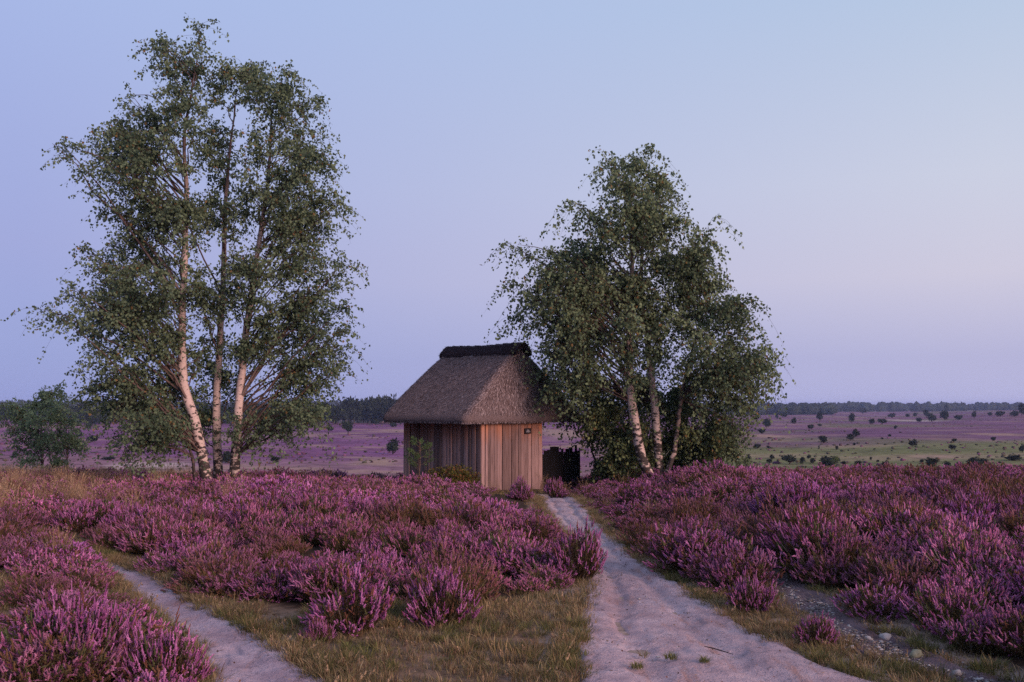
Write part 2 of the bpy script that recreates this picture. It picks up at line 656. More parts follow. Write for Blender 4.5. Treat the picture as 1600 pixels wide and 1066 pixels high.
def track(name, L, R, cat, label, mat, fine, colr, rel):
    y0, y1 = 2.2, max(L[0][-1], R[0][-1])
    ys = [y0]
    while ys[-1] < y1:
        ys.append(ys[-1] + fine * (ys[-1] / 6) ** 1.3)
    ys = np.array(ys)
    m = 64
    s = np.linspace(0, 1, m)
    xl = np.interp(ys, *L) + .10 * fbm(ys * 1.6, ys * 0 + 3, 61)
    xr = np.interp(ys, *R) + .10 * fbm(ys * 1.6, ys * 0 + 9, 62)
    x = xl[:, None] * (1 - s) + xr[:, None] * s
    y = np.repeat(ys[:, None], m, 1)
    x = x + .03 * fbm(x * 4, y * 4, 63)
    e = np.minimum(s, 1 - s)[None]
    z = height(x, y) + .016 - .05 * (1 - sstep(0, .06, e)) - .02 * sstep(.15, .5, e)
    cx = .5 * (xl + xr)[:, None]
    z = z + rel * (.9 * fbm((x - cx) * 7.0, y * .55, 64, 4) + 1.0 * fbm(x * 21, y * 17, 65, 4) - 1.5 * sstep(.30, .55, fbm((x - cx) * 6.5, y * 3.4, 67, 2))) * sstep(0, .1, e)
    if name == 'sand_path' and colr is None:
        for sx, dp in ((.30, .03), (.66, .025)):
            z = z - dp * np.exp(-((s[None] - sx - .03 * fbm(ys * .8, ys * 0, 66)[:, None]) / .07) ** 2)
    n = len(ys)
    i = np.arange((n - 1) * (m - 1))
    a = (i // (m - 1)) * m + i % (m - 1)
    Fq = np.stack([a, a + 1, a + m + 1, a + m], 1)
    col = np.ones((n * m, 3)) * (np.array(colr) if colr is not None else 1.0)
    o = mesh(name, np.stack([x.ravel(), y.ravel(), z.ravel()], 1), [Fq], mat, col, True)
    tag(o, label, cat, kind='structure')


track('sand_path', RP_L, RP_R, 'path', 'pale sandy footpath winding from the bottom right to the hut', M['sand'], .035, None, .009)
track('sand_path', LP_L, LP_R, 'path', 'narrow pale sand path between the heather on the left', M['sand'], .035, (.92, .94, 1.0), .009)
track('gravel_track', GR_L, GR_R, 'track', 'dark stony rut beside the right heather bank', M['sand'], .045, (.36, .35, .36), .02)


# ------------------------------------------------------------------ tubes, leaves
def tubes(P, R, sides=5):
    """P (n,k,3) centre lines, R (n,k) radii -> vertices, quads"""
    P = np.asarray(P, dtype=float)
    R = np.asarray(R, dtype=float)
    n, k, _ = P.shape
    T = np.gradient(P, axis=1)
    T = norm(T)
    ref = np.where(np.abs(T[..., 2:3]) < .9, np.array([0, 0, 1.0]), np.array([1.0, 0, 0]))
    A = norm(np.cross(T, ref))
    B = np.cross(T, A)
    th = np.arange(sides) * 2 * np.pi / sides
    V = P[:, :, None] + R[:, :, None, None] * (np.cos(th)[:, None] * A[:, :, None] + np.sin(th)[:, None] * B[:, :, None])
    V = V.reshape(-1, 3)
    i = np.arange(n)[:, None, None] * k * sides
    j = np.arange(k - 1)[None, :, None] * sides
    s = np.arange(sides)[None, None]
    s2 = (s + 1) % sides
    a = (i + j + s).ravel()
    b = (i + j + s2).ravel()
    Fq = np.stack([a, b, b + sides, a + sides], 1)
    return V, Fq


def rand_dirs(n):
    v = rng.normal(size=(n, 3))
    return norm(v)


def leaves(C, D, length, width, fold=.25):
    """pointed leaf of two triangles-halves: C base points, D tip directions"""
    n = len(C)
    L = np.asarray(length).reshape(-1, 1) * np.ones((n, 1))
    W = np.asarray(width).reshape(-1, 1) * np.ones((n, 1))
    S = norm(np.cross(D, rand_dirs(n)))
    Nn = np.cross(D, S)
    mid = C + D * L * .42
    V = np.stack([C, mid + S * W * .5 + Nn * W * fold, C + D * L, mid - S * W * .5 + Nn * W * fold], 1).reshape(-1, 3)
    a = np.arange(n) * 4
    Ft = np.concatenate([np.stack([a, a + 1, a + 2], 1), np.stack([a, a + 2, a + 3], 1)])
    return V, Ft


def catmull(P, n):
    P = np.asarray(P, dtype=float)
    d = np.concatenate([[0], np.cumsum(np.linalg.norm(np.diff(P, axis=0), axis=1))])
    Q = np.concatenate([[2 * P[0] - P[1]], P, [2 * P[-1] - P[-2]]])
    t = np.linspace(0, d[-1], n)
    k = np.clip(np.searchsorted(d, t, 'right') - 1, 0, len(P) - 2)
    f = ((t - d[k]) / (d[k + 1] - d[k]))[:, None]
    p0, p1, p2, p3 = Q[k], Q[k + 1], Q[k + 2], Q[k + 3]
    return .5 * (2 * p1 + (p2 - p0) * f + (2 * p0 - 5 * p1 + 4 * p2 - p3) * f ** 2 + (3 * p1 - p0 - 3 * p2 + p3) * f ** 3)


BARK_W = np.array([.44, .345, .31])
BARK_B = np.array([.080, .052, .044])


def birch(name, label, group, stems, lobes, Y, dens=1.0, droop=.5, leaf=(.092, .070), leafcol=((.054, .084, .048), (.195, .260, .145)), r0=None, seed=1, per=17, zmin=.9, tw_len=1.0):
    """stems: list of (points px, base radius m, depth); lobes: (px, py, rx, ry) of the crown"""
    global rng
    rng = np.random.default_rng(seed)
    px_m = Y / F
    T = []
    for (pts, rad, dY) in stems:
        P = np.array([at(px, py, Y + dY) for px, py in pts])
        P[:, 1] += U(-.12, .12, len(P)) * np.linspace(0, 1, len(P))
        gz = float(height(P[0, 0], P[0, 1])) - .08
        if P[0, 2] > gz:
            d = norm(P[0] - P[1])
            k = (P[0, 2] - gz) / max(.3, -d[2])
            base = P[0] + d * k * .9
            base[2] = gz
            P = np.vstack([base, P])
        C = catmull(P, 46)
        C[8:-1, :2] += np.cumsum(rng.normal(0, .006, (37, 2)), 0)
        s = np.linspace(0, 1, 46)
        R = rad * (1 - s) ** .85 + .008
        R[:4] *= np.array([1.35, 1.2, 1.1, 1.04])
        T.append((C, R))
    root = empty(name, tuple(T[0][0][0]))
    tag(root, label, 'tree', group)
    off = np.array(root.location)
    for (C, R) in T:
        V, Fq = tubes(C[None] - off, R[None], 12)
        hgt = np.repeat(C[:, 2] - C[0, 2], 12)
        thin = (1 - sstep(.035, .085, np.repeat(R, 12)))[:, None]
        col = BARK_W * (1 - thin) + BARK_B * thin
        old = np.clip(1 - hgt / 2.2, 0, 1)
        V = V + rng.normal(0, .006, V.shape)
        mesh('trunk', V, [Fq], M['bark'], col, True, root, attrs={'old': old})
    axis = [p[0] for st in stems for p in st[0]]
    # branches
    BP, BR, TW, LC, LD, LS = [], [], [], [], [], []
    for lobe in lobes:
        px, py, rx, ry = lobe[:4]
        c = at(px, py, Y + (lobe[4] if len(lobe) > 4 else 0))
        ax, az = rx * px_m, ry * px_m
        ay = min(ax, 1.7)
        area = math.pi * rx * ry
        away = min(abs(px - q) for q in axis)
        ntw = int(area * .0140 * dens * (.78 + .85 * min(1, away / 110)) * (px_m / .0186) ** 2)
        nb = max(3, int(ntw / 21))
        oy = U(-1.3, .8) if len(lobe) < 5 else U(-.3, .5)
        for _ in range(nb):
            v = rand_dirs(1)[0] * U(.08, 1.0) ** .5
            tgt = c + v * np.array([ax, ay, az]) * 1.0 + np.array([0, oy, 0])
            # choose a stem and the place it leaves from
            slope = U(.6, 1.4)
            best = None
            for (C, R) in T:
                dist = np.hypot(C[:, 0] - tgt[0], C[:, 1] - tgt[1])
                want = tgt[2] - dist * (.95 if droop < .6 else .8) * slope
                kk = int(np.argmin(np.abs(C[:, 2] - want) + .35 * dist + 3.0 * (C[:, 2] - C[0, 2] < zmin)))
                cost = dist[kk] + .4 * abs(C[kk, 2] - want[kk])
                if best is None or cost < best[0]:
                    best = (cost, C[kk], R[kk])
            _, A, ra = best
            dd = tgt - A
            hl = np.hypot(dd[0], dd[1])
            mid = A + dd * .5 + np.array([0, 0, .10 * hl + .12 * droop * hl])
            t = np.linspace(0, 1, 7)[:, None]
            P = (1 - t) ** 2 * A + 2 * t * (1 - t) * mid + t ** 2 * tgt
            P[1:] += rng.normal(0, .03, (6, 3)) * (1 + hl * .4)
            ln = np.linalg.norm(dd)
            r1 = min(ra * .5, .006 + .0065 * ln)
            BP.append(P)
            BR.append(r1 * (1 - np.linspace(0, 1, 7)) ** .8 + .0035)
            m = max(2, int(ntw / nb + U(-.5, .5)))
            s = U(.36, 1.0, m) ** .75
            f = s * 6
            k = np.minimum(f.astype(int), 5)
            st = P[k] + (P[k + 1] - P[k]) * (f - k)[:, None]
            d = norm(rand_dirs(m) * np.array([1, 1, .65]) + norm(dd) * .55 + np.array([0, 0, .25 - .5 * droop]))
            tl = U(.45, 1.05, m)[:, None] * tw_len
            q = np.linspace(0, 1, 5)[None, :, None]
            Q = st[:, None] + d[:, None] * tl[:, None] * q + np.array([0, 0, -1.0]) * (q ** 2) * tl[:, None] * (.25 + .75 * droop)
            TW.append(Q)
            nl = per
            ss = U(.08, 1.02, (m, nl)) * 4
            kk = np.minimum(ss.astype(int), 3)
            ii = np.arange(m)[:, None]
            lp = Q[ii, kk] + (Q[ii, kk + 1] - Q[ii, kk]) * (ss - kk)[..., None]
            lp = lp + rng.normal(0, .05, lp.shape)
            ld = norm(rand_dirs(m * nl) + np.array([0, 0, -.75]))
            LC.append(lp.reshape(-1, 3))
            LD.append(ld)
            LS.append(np.repeat(U(-1, 1) * .5 + U(-.6, .6, m), nl) + U(-.5, .5, m * nl))
    V, Fq = tubes(np.array(BP) - off, np.array(BR), 5)
    rr = np.repeat(np.array(BR).ravel(), 5)[:, None]
    w = sstep(.03, .06, rr)
    br_o = mesh('branches', V, [Fq], M['bark'], (BARK_W * .75) * w + BARK_B * (1 - w), True, root, attrs={'old': np.zeros(len(V))})
    TW = np.concatenate(TW)
    V1, F1 = tubes(TW - off, np.tile(np.array([.0045, .0038, .003, .0025, .0015]), (len(TW), 1)), 3)
    tag(br_o, kind='stuff')
    tw = mesh('twigs', V1, [F1], M['bark'], np.tile(BARK_B * .6, (len(V1), 1)), False, root, attrs={'old': np.zeros(len(V1))})
    tag(tw, kind='stuff')
    LC = np.concatenate(LC)
    LD = np.concatenate(LD)
    LS = np.concatenate(LS)
    keep = (LC[:, 2] > height(LC[:, 0], LC[:, 1]) + .1)
    LC, LD, LS = LC[keep], LD[keep], LS[keep]
    sz = U(.75, 1.25, len(LC))
    V, Ft = leaves(LC - off, LD, leaf[0] * sz, leaf[1] * sz)
    f = np.clip(.42 + .40 * LS, 0, 1)[:, None]
    c = np.array(leafcol[0]) * (1 - f) + np.array(leafcol[1]) * f
    odd = U(0, 1, len(c)) < .035
    c[odd] = np.array([.17, .11, .045])
    cr = mesh('crown', V, [Ft], M['leaf'], np.repeat(c, 4, 0), False, root)
    tag(cr, kind='stuff')
    print(name, 'leaves', len(LC), 'twigs', len(TW))
    return root


# ------------------------------------------------------------------ hut
L0 = at(727, 663, 26.0)
TRv, TLv = np.array([.7071, .7071, 0]), np.array([-.7071, .7071, 0])
W_R, L_R = 4.6, 3.55
ZE, ZR = float(L0[2]), 3.18
HUT = empty('shepherd_hut', (float(L0[0]), float(L0[1]), -.8), math.radians(45))
tag(HUT, 'small plank hut with a steep thatched roof beside the birch', 'hut')
# local frame of the hut: x = along TR (0..W_R), y = along TL (0..L_R), z above -.8
ZO = -.8


def roof_ring(t, grow=0.0, corner=.17, ne=26, nc=7):
    x0, x1 = t * (W_R / 2 - .10) - grow, W_R - t * (W_R / 2 - .10) + grow
    y0, y1 = t * .26 - grow, L_R - t * .26 + grow
    c = min(corner, (x1 - x0) * .45)
    pts = []
    for (cx, cy, a0, ex, ey) in ((x0 + c, y0 + c, math.pi, 1, 0), (x1 - c, y0 + c, 1.5 * math.pi, 0, 1), (x1 - c, y1 - c, 0, -1, 0), (x0 + c, y1 - c, .5 * math.pi, 0, -1)):
        for k in range(nc):
            a = a0 + (math.pi / 2) * k / (nc - 1)
            pts.append((cx + c * math.cos(a), cy + c * math.sin(a)))
        ln = ((x1 - x0) if ex else (y1 - y0)) - 2 * c
        for k in range(1, ne):
            pts.append((pts[-k][0] + ex * ln * k / ne, pts[-k][1] + ey * ln * k / ne))
    return np.array(pts)


def build_roof():
    rings, nT = [], 44
    base = roof_ring(0)
    m = len(base)
    sidx = np.arange(m)
    # inside going down, then eave edge, then outside going up
    for t in (.9, .5, .1):
        r = roof_ring(t, -.28)
        rings.append(np.c_[r, np.full(m, ZE + .10 + (ZR - ZE) * t - .15)])
    r = roof_ring(0, -.34)
    rings.append(np.c_[r, np.full(m, ZE + .10)])
    rings.append(np.c_[roof_ring(0, -.08), np.full(m, ZE + .005)])
    rings.append(np.c_[roof_ring(0, -.01), np.full(m, ZE + .015)])
    rings.append(np.c_[roof_ring(0, .025), np.full(m, ZE + .10)])
    for k in range(nT + 1):
        t = k / nT
        tt = t + .035 * math.sin(math.pi * t) - .05 * math.exp(-((t - .08) / .12) ** 2) * t
        r = roof_ring(t)
        z = ZE + .20 + (ZR - ZE - .20) * tt
        rings.append(np.c_[r, np.full(m, z)])
    P = np.array(rings)
    nz = rng.normal(0, .004, P.shape)
    P = P + nz
    wob = .025 * fbm(P[..., 0] * 1.7 + P[..., 1] * 1.3, P[..., 2] * 1.7, 71)
    P[7:, :, 2] += wob[7:]
    P[3:7, :, 2] += .02 * fbm(sidx / 9., sidx * 0, 72)[None]
    P[..., 2] -= ZO
    n = len(P)
    i = np.arange((n - 1) * m)
    a = i
    b = (i // m) * m + (i + 1) % m
    Fq = np.stack([a, b, b + m, a + m], 1)
    V = P.reshape(-1, 3)
    roof = mesh('roof', V, [Fq, (np.arange(m) + (n - 1) * m)[None], np.arange(m)[::-1][None]], M['thatch'], None, True, HUT)
    # loose reed ends over the slopes
    k = 26000
    lev = rng.integers(8, n - 2, k)
    sid = rng.integers(0, m, k)
    f, g = U(0, 1, k)[:, None], U(0, 1, k)[:, None]
    q = lambda l, s: P[l, s % m]
    A = (q(lev, sid) * (1 - f) + q(lev, sid + 1) * f) * (1 - g) + (q(lev + 1, sid) * (1 - f) + q(lev + 1, sid + 1) * f) * g
    dn = norm(q(lev - 1, sid) - q(lev + 1, sid))
    sd = norm(q(lev, sid + 1) - q(lev, sid))
    nr = norm(np.cross(sd, -dn))
    nr = np.where(np.sum(nr * (A - np.array([W_R / 2, L_R / 2, 1.8])), 1, keepdims=True) < 0, -nr, nr)
    d = norm(dn + nr * U(.12, .5, k)[:, None] + sd * rng.normal(0, .12, k)[:, None])
    ln, wd = U(.05, .11, k)[:, None], U(.003, .007, k)[:, None]
    V = np.stack([A - sd * wd, A + sd * wd, A + d * ln + sd * wd * .5, A + d * ln - sd * wd * .5], 1).reshape(-1, 3)
    a = np.arange(k) * 4
    pal = np.array([[.05, .035, .036], [.16, .125, .132], [.26, .212, .22], [.36, .30, .305], [.08, .052, .052]])
    c = pal[rng.integers(0, 5, k)]
    st = mesh('reed_ends', V, [np.stack([a, a + 1, a + 2, a + 3], 1)], M['straw'], np.repeat(c, 4, 0), False, roof)
    tag(st, kind='stuff')
    # fringe of reed along the eave
    k = 3200
    sid = rng.integers(0, m, k)
    f = U(0, 1, k)[:, None]
    e0 = (P[5, sid] * (1 - f) + P[5, (sid + 1) % m] * f)
    sd = norm(P[5, (sid + 1) % m] - P[5, sid])
    out = np.cross(sd, np.array([0, 0, 1.0]))
    A = e0 + np.array([0, 0, .03]) - out * U(-.02, .05, k)[:, None]
    d = norm(np.array([0, 0, -1.0]) + out * .35 + rng.normal(0, .12, (k, 3)))
    ln, wd = U(.02, .06, k)[:, None], U(.004, .008, k)[:, None]
    V = np.stack([A - sd * wd, A + sd * wd, A + d * ln + sd * wd * .5, A + d * ln - sd * wd * .5], 1).reshape(-1, 3)
    a = np.arange(k) * 4
    fr = mesh('eave_reeds', V, [np.stack([a, a + 1, a + 2, a + 3], 1)], M['straw'], np.repeat(pal[rng.integers(0, 3, k)], 4, 0), False, roof)
    tag(fr, kind='stuff')
    # ridge cap: a thick dark roll of heather turf over the ridge
    ny, npf = 40, 22
    ys = np.linspace(.10, L_R - .20, ny)
    th = np.linspace(0, 2 * np.pi, npf, endpoint=False)
    V = []
    for j, y in enumerate(ys):
        e = min(1, min(j, ny - 1 - j) / 5.0)
        sc = .80 + .20 * math.sin(e * math.pi / 2)
        cs, sn = np.cos(th), np.sin(th)
        half = .36 * np.sign(cs) * np.abs(cs) ** .9
        zz = np.where(sn > 0, .10 * np.abs(sn) ** .7, -.05)
        zz = zz - .86 * np.sqrt(half ** 2 + .004)
        sag = -.05 * math.sin(math.pi * j / (ny - 1)) + .01 * math.sin(j * 1.7)
        lo = np.where(sn <= 0, -.05 + .0 * sn, 0)
        V.append(np.c_[W_R / 2 + half * (.88 + .12 * e), np.full(npf, y), ZR + .15 * sc + sag + (zz + lo) * sc - ZO])
    V = np.array(V)
    V = V + .02 * fbm(V[..., 1] * 9, V[..., 0] * 9 + V[..., 2] * 7, 73)[..., None]
    i = np.arange((ny - 1) * npf)
    b = (i // npf) * npf + (i + 1) % npf
    Fq = np.stack([i, b, b + npf, i + npf], 1)
    cap = mesh('ridge_cap', V.reshape(-1, 3), [Fq, np.arange(npf)[None], (np.arange(npf)[::-1] + (ny - 1) * npf)[None]], M['ridge'], None, True, roof)
    k = 2600
    jj, ss = rng.integers(0, ny, k), rng.integers(0, npf // 2 + 1, k)
    A = V[jj, ss]
    d = norm(np.c_[np.sign(A[:, 0] - W_R / 2) * .6 + rng.normal(0, .5, k), rng.normal(0, .6, k), U(-.6, .5, k)])
    V2, F2 = leaves(A, d, U(.03, .07, k), .010)
    tw = mesh('heather_sprigs', V2, [F2], M['straw'], np.repeat(np.array([.035, .022, .026]) * U(.5, 1.6, k)[:, None], 4, 0), False, roof)
    tag(tw, kind='stuff')


build_roof()


def chamfer_box(name, mat, link=False):
    """unit box x 0..1, y 0..1, z 0..1 with slanted front arrises"""
    e = .06
    V = [(0, 1, 0), (1, 1, 0), (1, 1, 1), (0, 1, 1), (0, .3, 0), (1, .3, 0), (1, .3, 1), (0, .3, 1), (e, 0, .0), (1 - e, 0, .0), (1 - e, 0, 1), (e, 0, 1)]
    Q = [(1, 0, 3, 2), (0, 4, 7, 3), (5, 1, 2, 6), (8, 9, 10, 11), (4, 8, 11, 7), (9, 5, 6, 10)]
    B = [(0, 1, 5, 9, 8, 4), (3, 7, 11, 10, 6, 2)]
    return mesh(name, V, [Q, B], mat, None, False, None, link).data


PLANK = chamfer_box('plank', M['plank'])
SHADED_PLANK = chamfer_box('plank', M['darkened'])


def plank(parent, x, y, z0, z1, w, th, rz, data, lean=0.0):
    o = bpy.data.objects.new('plank', data)
    COL.objects.link(o)
    o.parent = parent
    o.location = (x, y, z0)
    o.scale = (w, th, z1 - z0)
    o.rotation_euler = (0, lean, rz)
    return o


AX, BY = .74, .20          # the two seen walls: x = AX (left face), y = BY (right face)
XW, YW = 3.14, 3.46
ztop = ZE + .22 - ZO
x = AX + .02
while x < XW - .03:        # right face, boards run along +x, front faces -y
    w = float(U(.085, .165))
    w = min(w, XW - x)
    if XW - (x + w) < .08:
        w = XW - x
    plank(HUT, x + .004, BY + float(U(-.012, .012)), float(U(-.14, -.06)), ztop, w - .008, .032, float(U(-.012, .012)), PLANK, float(U(-.004, .004)))
    x += w
y = YW
while y > BY + .03:        # left face, front faces -x: local box x axis turned to -y
    w = float(U(.10, .19))
    w = min(w, y - BY)
    if (y - w) - BY < .08:
        w = y - BY
    plank(HUT, AX + float(U(-.012, .012)), y - .004, float(U(-.14, -.06)), ztop, w - .008, .032, math.radians(-90) + float(U(-.012, .012)), PLANK, float(U(-.004, .004)))
    y -= w


def box(mb, x0, x1, y0, y1, z0, z1, col=(1, 1, 1)):
    V = [(x, y, z) for z in (z0, z1) for x, y in ((x0, y0), (x1, y0), (x1, y1), (x0, y1))]
    mb.add(V, [[(3, 2, 1, 0), (4, 5, 6, 7), (0, 1, 5, 4), (1, 2, 6, 5), (2, 3, 7, 6), (3, 0, 4, 7)]], col)


for (x0, x1, y0, y1) in ((AX + .05, XW - .05, YW - .04, YW), (XW - .05, XW - .01, BY + .05, YW)):
    mb = MB()
    box(mb, x0, x1, y0, y1, -.15, ztop)
    mb.build('wall', M['beam'], HUT)
for (x0, y0) in ((AX + .04, BY + .04), (XW - .16, BY + .06), (4.30, 2.3), (4.30, 3.2)):
    mb = MB()
    box(mb, x0, x0 + .11, y0, y0 + .11, -.15, ztop + .1)
    mb.build('post', M['beam'], HUT)
mb = MB()
box(mb, XW - .1, 4.4, 2.32, 2.40, ztop - .18, ztop - .02)
mb.build('beam', M['beam'], HUT)


def hut_world(p):
    return L0 * np.array([1, 1, 0]) + p[0] * TRv + p[1] * TLv + np.array([0, 0, ZO + p[2]])


# plaque on the right face
sp = hut_world((2.52, BY - .032, 1.66))
SIGN = empty('sign', tuple(sp), math.radians(45))
tag(SIGN, 'small dark plaque with a pale emblem nailed to the right wall of the hut', 'sign')
mb = MB()
box(mb, -.12, .12, -.004, .014, -.075, .075)
mb.build('board', simple('dark_plaque', (.012, .011, .014), .6, 30, .2, 0), SIGN)
em = [(-.085, -.045), (.085, -.045), (.085, -.02), (.055, .0), (.03, .045), (.005, .03), (-.03, .05), (-.05, .01), (-.085, -.01)]
ne = len(em)
V = [(x, -.006, z) for x, z in em] + [(x, -.0115, z) for x, z in em]
sides = [(k, (k + 1) % ne, (k + 1) % ne + ne, k + ne) for k in range(ne)]
mesh('emblem', V, [np.array(sides), np.array([list(range(ne - 1, -1, -1))]), np.array([list(range(ne, 2 * ne))])], simple('pale_emblem', (.16, .15, .16), .6, 60, .15, 0), None, False, SIGN)

# palisade carrying on from the right wall, its shade put into the board colour
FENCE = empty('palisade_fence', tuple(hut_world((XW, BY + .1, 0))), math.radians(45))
tag(FENCE, 'black palisade with a ragged top between the hut and the birch', 'fence')
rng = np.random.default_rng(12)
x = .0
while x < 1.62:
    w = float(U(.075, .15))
    plank(FENCE, x, float(U(-.01, .01)), -.12, 1.0 + float(rng.choice([0, .05, .10, .16, .20]) + U(-.03, .03)), w - .003, .03, 0, SHADED_PLANK, float(U(-.012, .012)))
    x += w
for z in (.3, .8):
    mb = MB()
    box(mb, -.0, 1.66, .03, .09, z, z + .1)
    mb.build('rail', M['darkened'], FENCE)

# ------------------------------------------------------------------ birches
GRP = 'birches in the group on the left'
birch('birch_tree', 'tall leaning birch, leftmost of the three white trunks, spire highest', GRP,
      [([(322, 745), (305, 660), (287, 600), (284, 500), (288, 400), (288, 300), (284, 220), (298, 140), (306, 90)], .145, 0)],
      [(290, 98, 56, 56), (312, 76, 28, 34), (262, 80, 26, 34), (150, 205, 52, 46), (215, 190, 48, 62), (250, 270, 80, 80), (185, 330, 66, 62), (160, 470, 82, 72), (265, 455, 75, 80), (205, 570, 88, 66), (235, 650, 92, 46), (108, 505, 36, 40), (300, 180, 66, 55), (290, 360, 60, 60), (112, 235, 24, 26), (194, 142, 10, 20), (170, 400, 66, 50), (150, 620, 40, 50), (285, 560, 60, 70)],
      28.3, dens=.85, seed=101)
birch('birch_tree', 'straight white birch in the middle of the left group of three', GRP,
      [([(341, 745), (338, 640), (342, 560), (348, 440), (350, 350), (358, 250), (366, 180), (370, 140)], .13, 0)],
      [(368, 140, 50, 66), (345, 150, 44, 44), (345, 240, 74, 74), (340, 340, 75, 70), (335, 440, 75, 75), (340, 560, 70, 65), (310, 620, 60, 45)],
      29.4, dens=.7, seed=102)
birch('birch_tree', 'birch leaning right, rightmost of the left group of three', GRP,
      [([(366, 742), (372, 660), (380, 580), (392, 470), (408, 360), (420, 280), (425, 190), (420, 138)], .14, 0)],
      [(428, 125, 56, 52), (462, 150, 40, 50), (445, 225, 76, 72), (480, 305, 68, 62), (420, 330, 75, 75), (430, 430, 90, 80), (512, 478, 70, 68), (470, 590, 78, 58), (500, 540, 50, 40), (505, 250, 40, 60), (520, 320, 30, 40), (445, 645, 90, 42), (490, 170, 28, 36), (410, 540, 66, 60), (510, 630, 34, 30), (520, 410, 34, 40), (470, 380, 60, 50)],
      28.8, dens=.85, seed=103)
birch('birch_tree', 'thin bare-stemmed young birch leaning at the foot of the left group', GRP,
      [([(304, 745), (296, 712), (283, 680), (272, 640)], .045, 0)],
      [(262, 665, 48, 30), (230, 690, 40, 16)], 28.0, dens=.8, seed=104)
birch('birch_tree', 'three-stemmed weeping birch with curved white stems beside the hut', None,
      [([(1022, 758), (1005, 720), (995, 680), (988, 630), (985, 600), (984, 540), (985, 470), (988, 400), (985, 320), (980, 295)], .14, 0),
       ([(1032, 752), (1028, 700), (1024, 650), (1019, 600), (1010, 520), (1002, 440), (1010, 350), (1035, 310)], .125, .35),
       ([(1040, 745), (1054, 705), (1060, 665), (1067, 620), (1085, 540), (1105, 470)], .065, .1)],
      [(980, 268, 56, 44), (968, 246, 34, 24), (1040, 300, 46, 42), (935, 330, 60, 58), (1040, 360, 70, 62), (826, 388, 38, 24), (858, 450, 58, 52), (945, 430, 74, 68), (1062, 450, 80, 66), (876, 512, 48, 44), (970, 530, 84, 66), (1085, 540, 82, 60), (1152, 560, 52, 50),
       (908, 592, 40, 48, .9), (950, 625, 70, 60, 1.5), (1065, 640, 80, 56, 1.5), (1118, 675, 52, 46, .8), (1182, 590, 22, 30), (875, 420, 36, 46), (990, 480, 66, 56), (848, 560, 28, 38), (884, 565, 30, 40, -.2), (1000, 340, 60, 60), (1130, 480, 36, 46), (900, 380, 40, 50), (1010, 600, 60, 60, 1.5), (1140, 640, 36, 40, .6), (1092, 415, 40, 52), (1148, 500, 36, 48), (1178, 568, 38, 42), (1085, 335, 30, 44), (815, 440, 26, 34), (1015, 264, 40, 36), (1076, 470, 44, 60), (1110, 600, 40, 40, .5), (838, 478, 26, 34)],
      27.2, dens=1.2, droop=.9, zmin=2.3, seed=105, leafcol=((.060, .092, .050), (.210, .275, .145)))
birch('birch_bush', 'dense leafy birch bush reaching to the ground right of the palisade', None,
      [([(962, 770), (958, 730), (950, 690), (945, 640)], .05, 0), ([(958, 770), (930, 720), (915, 670)], .04, .1), ([(1072, 760), (1082, 720), (1092, 690)], .03, .8)],
      [(948, 655, 42, 42), (944, 700, 38, 44), (970, 690, 46, 50), (958, 748, 46, 26), (926, 645, 28, 30), (1000, 690, 44, 52), (1092, 700, 52, 40), (1080, 660, 54, 40), (932, 765, 30, 16), (1035, 690, 50, 50, .4), (1040, 735, 46, 24, .4), (1125, 690, 44, 40), (990, 745, 40, 24), (922, 672, 16, 24)],
      28.8, dens=1.6, droop=.8, tw_len=.6, seed=106, leafcol=((.052, .078, .038), (.185, .225, .095)))
birch('birch_tree', 'small round young birch standing alone at the far left edge', None,
      [([(66, 735), (66, 690), (62, 640), (68, 605)], .05, 0), ([(105, 735), (104, 700), (100, 670)], .03, .3)],
      [(65, 622, 40, 30), (35, 660, 38, 32), (88, 658, 42, 34), (60, 692, 50, 28), (106, 700, 22, 30), (12, 645, 20, 24), (110, 640, 16, 26), (60, 720, 50, 14)],
      40.0, dens=1.25, seed=107, leaf=(.085, .07), leafcol=((.10, .15, .085), (.24, .32, .17)))

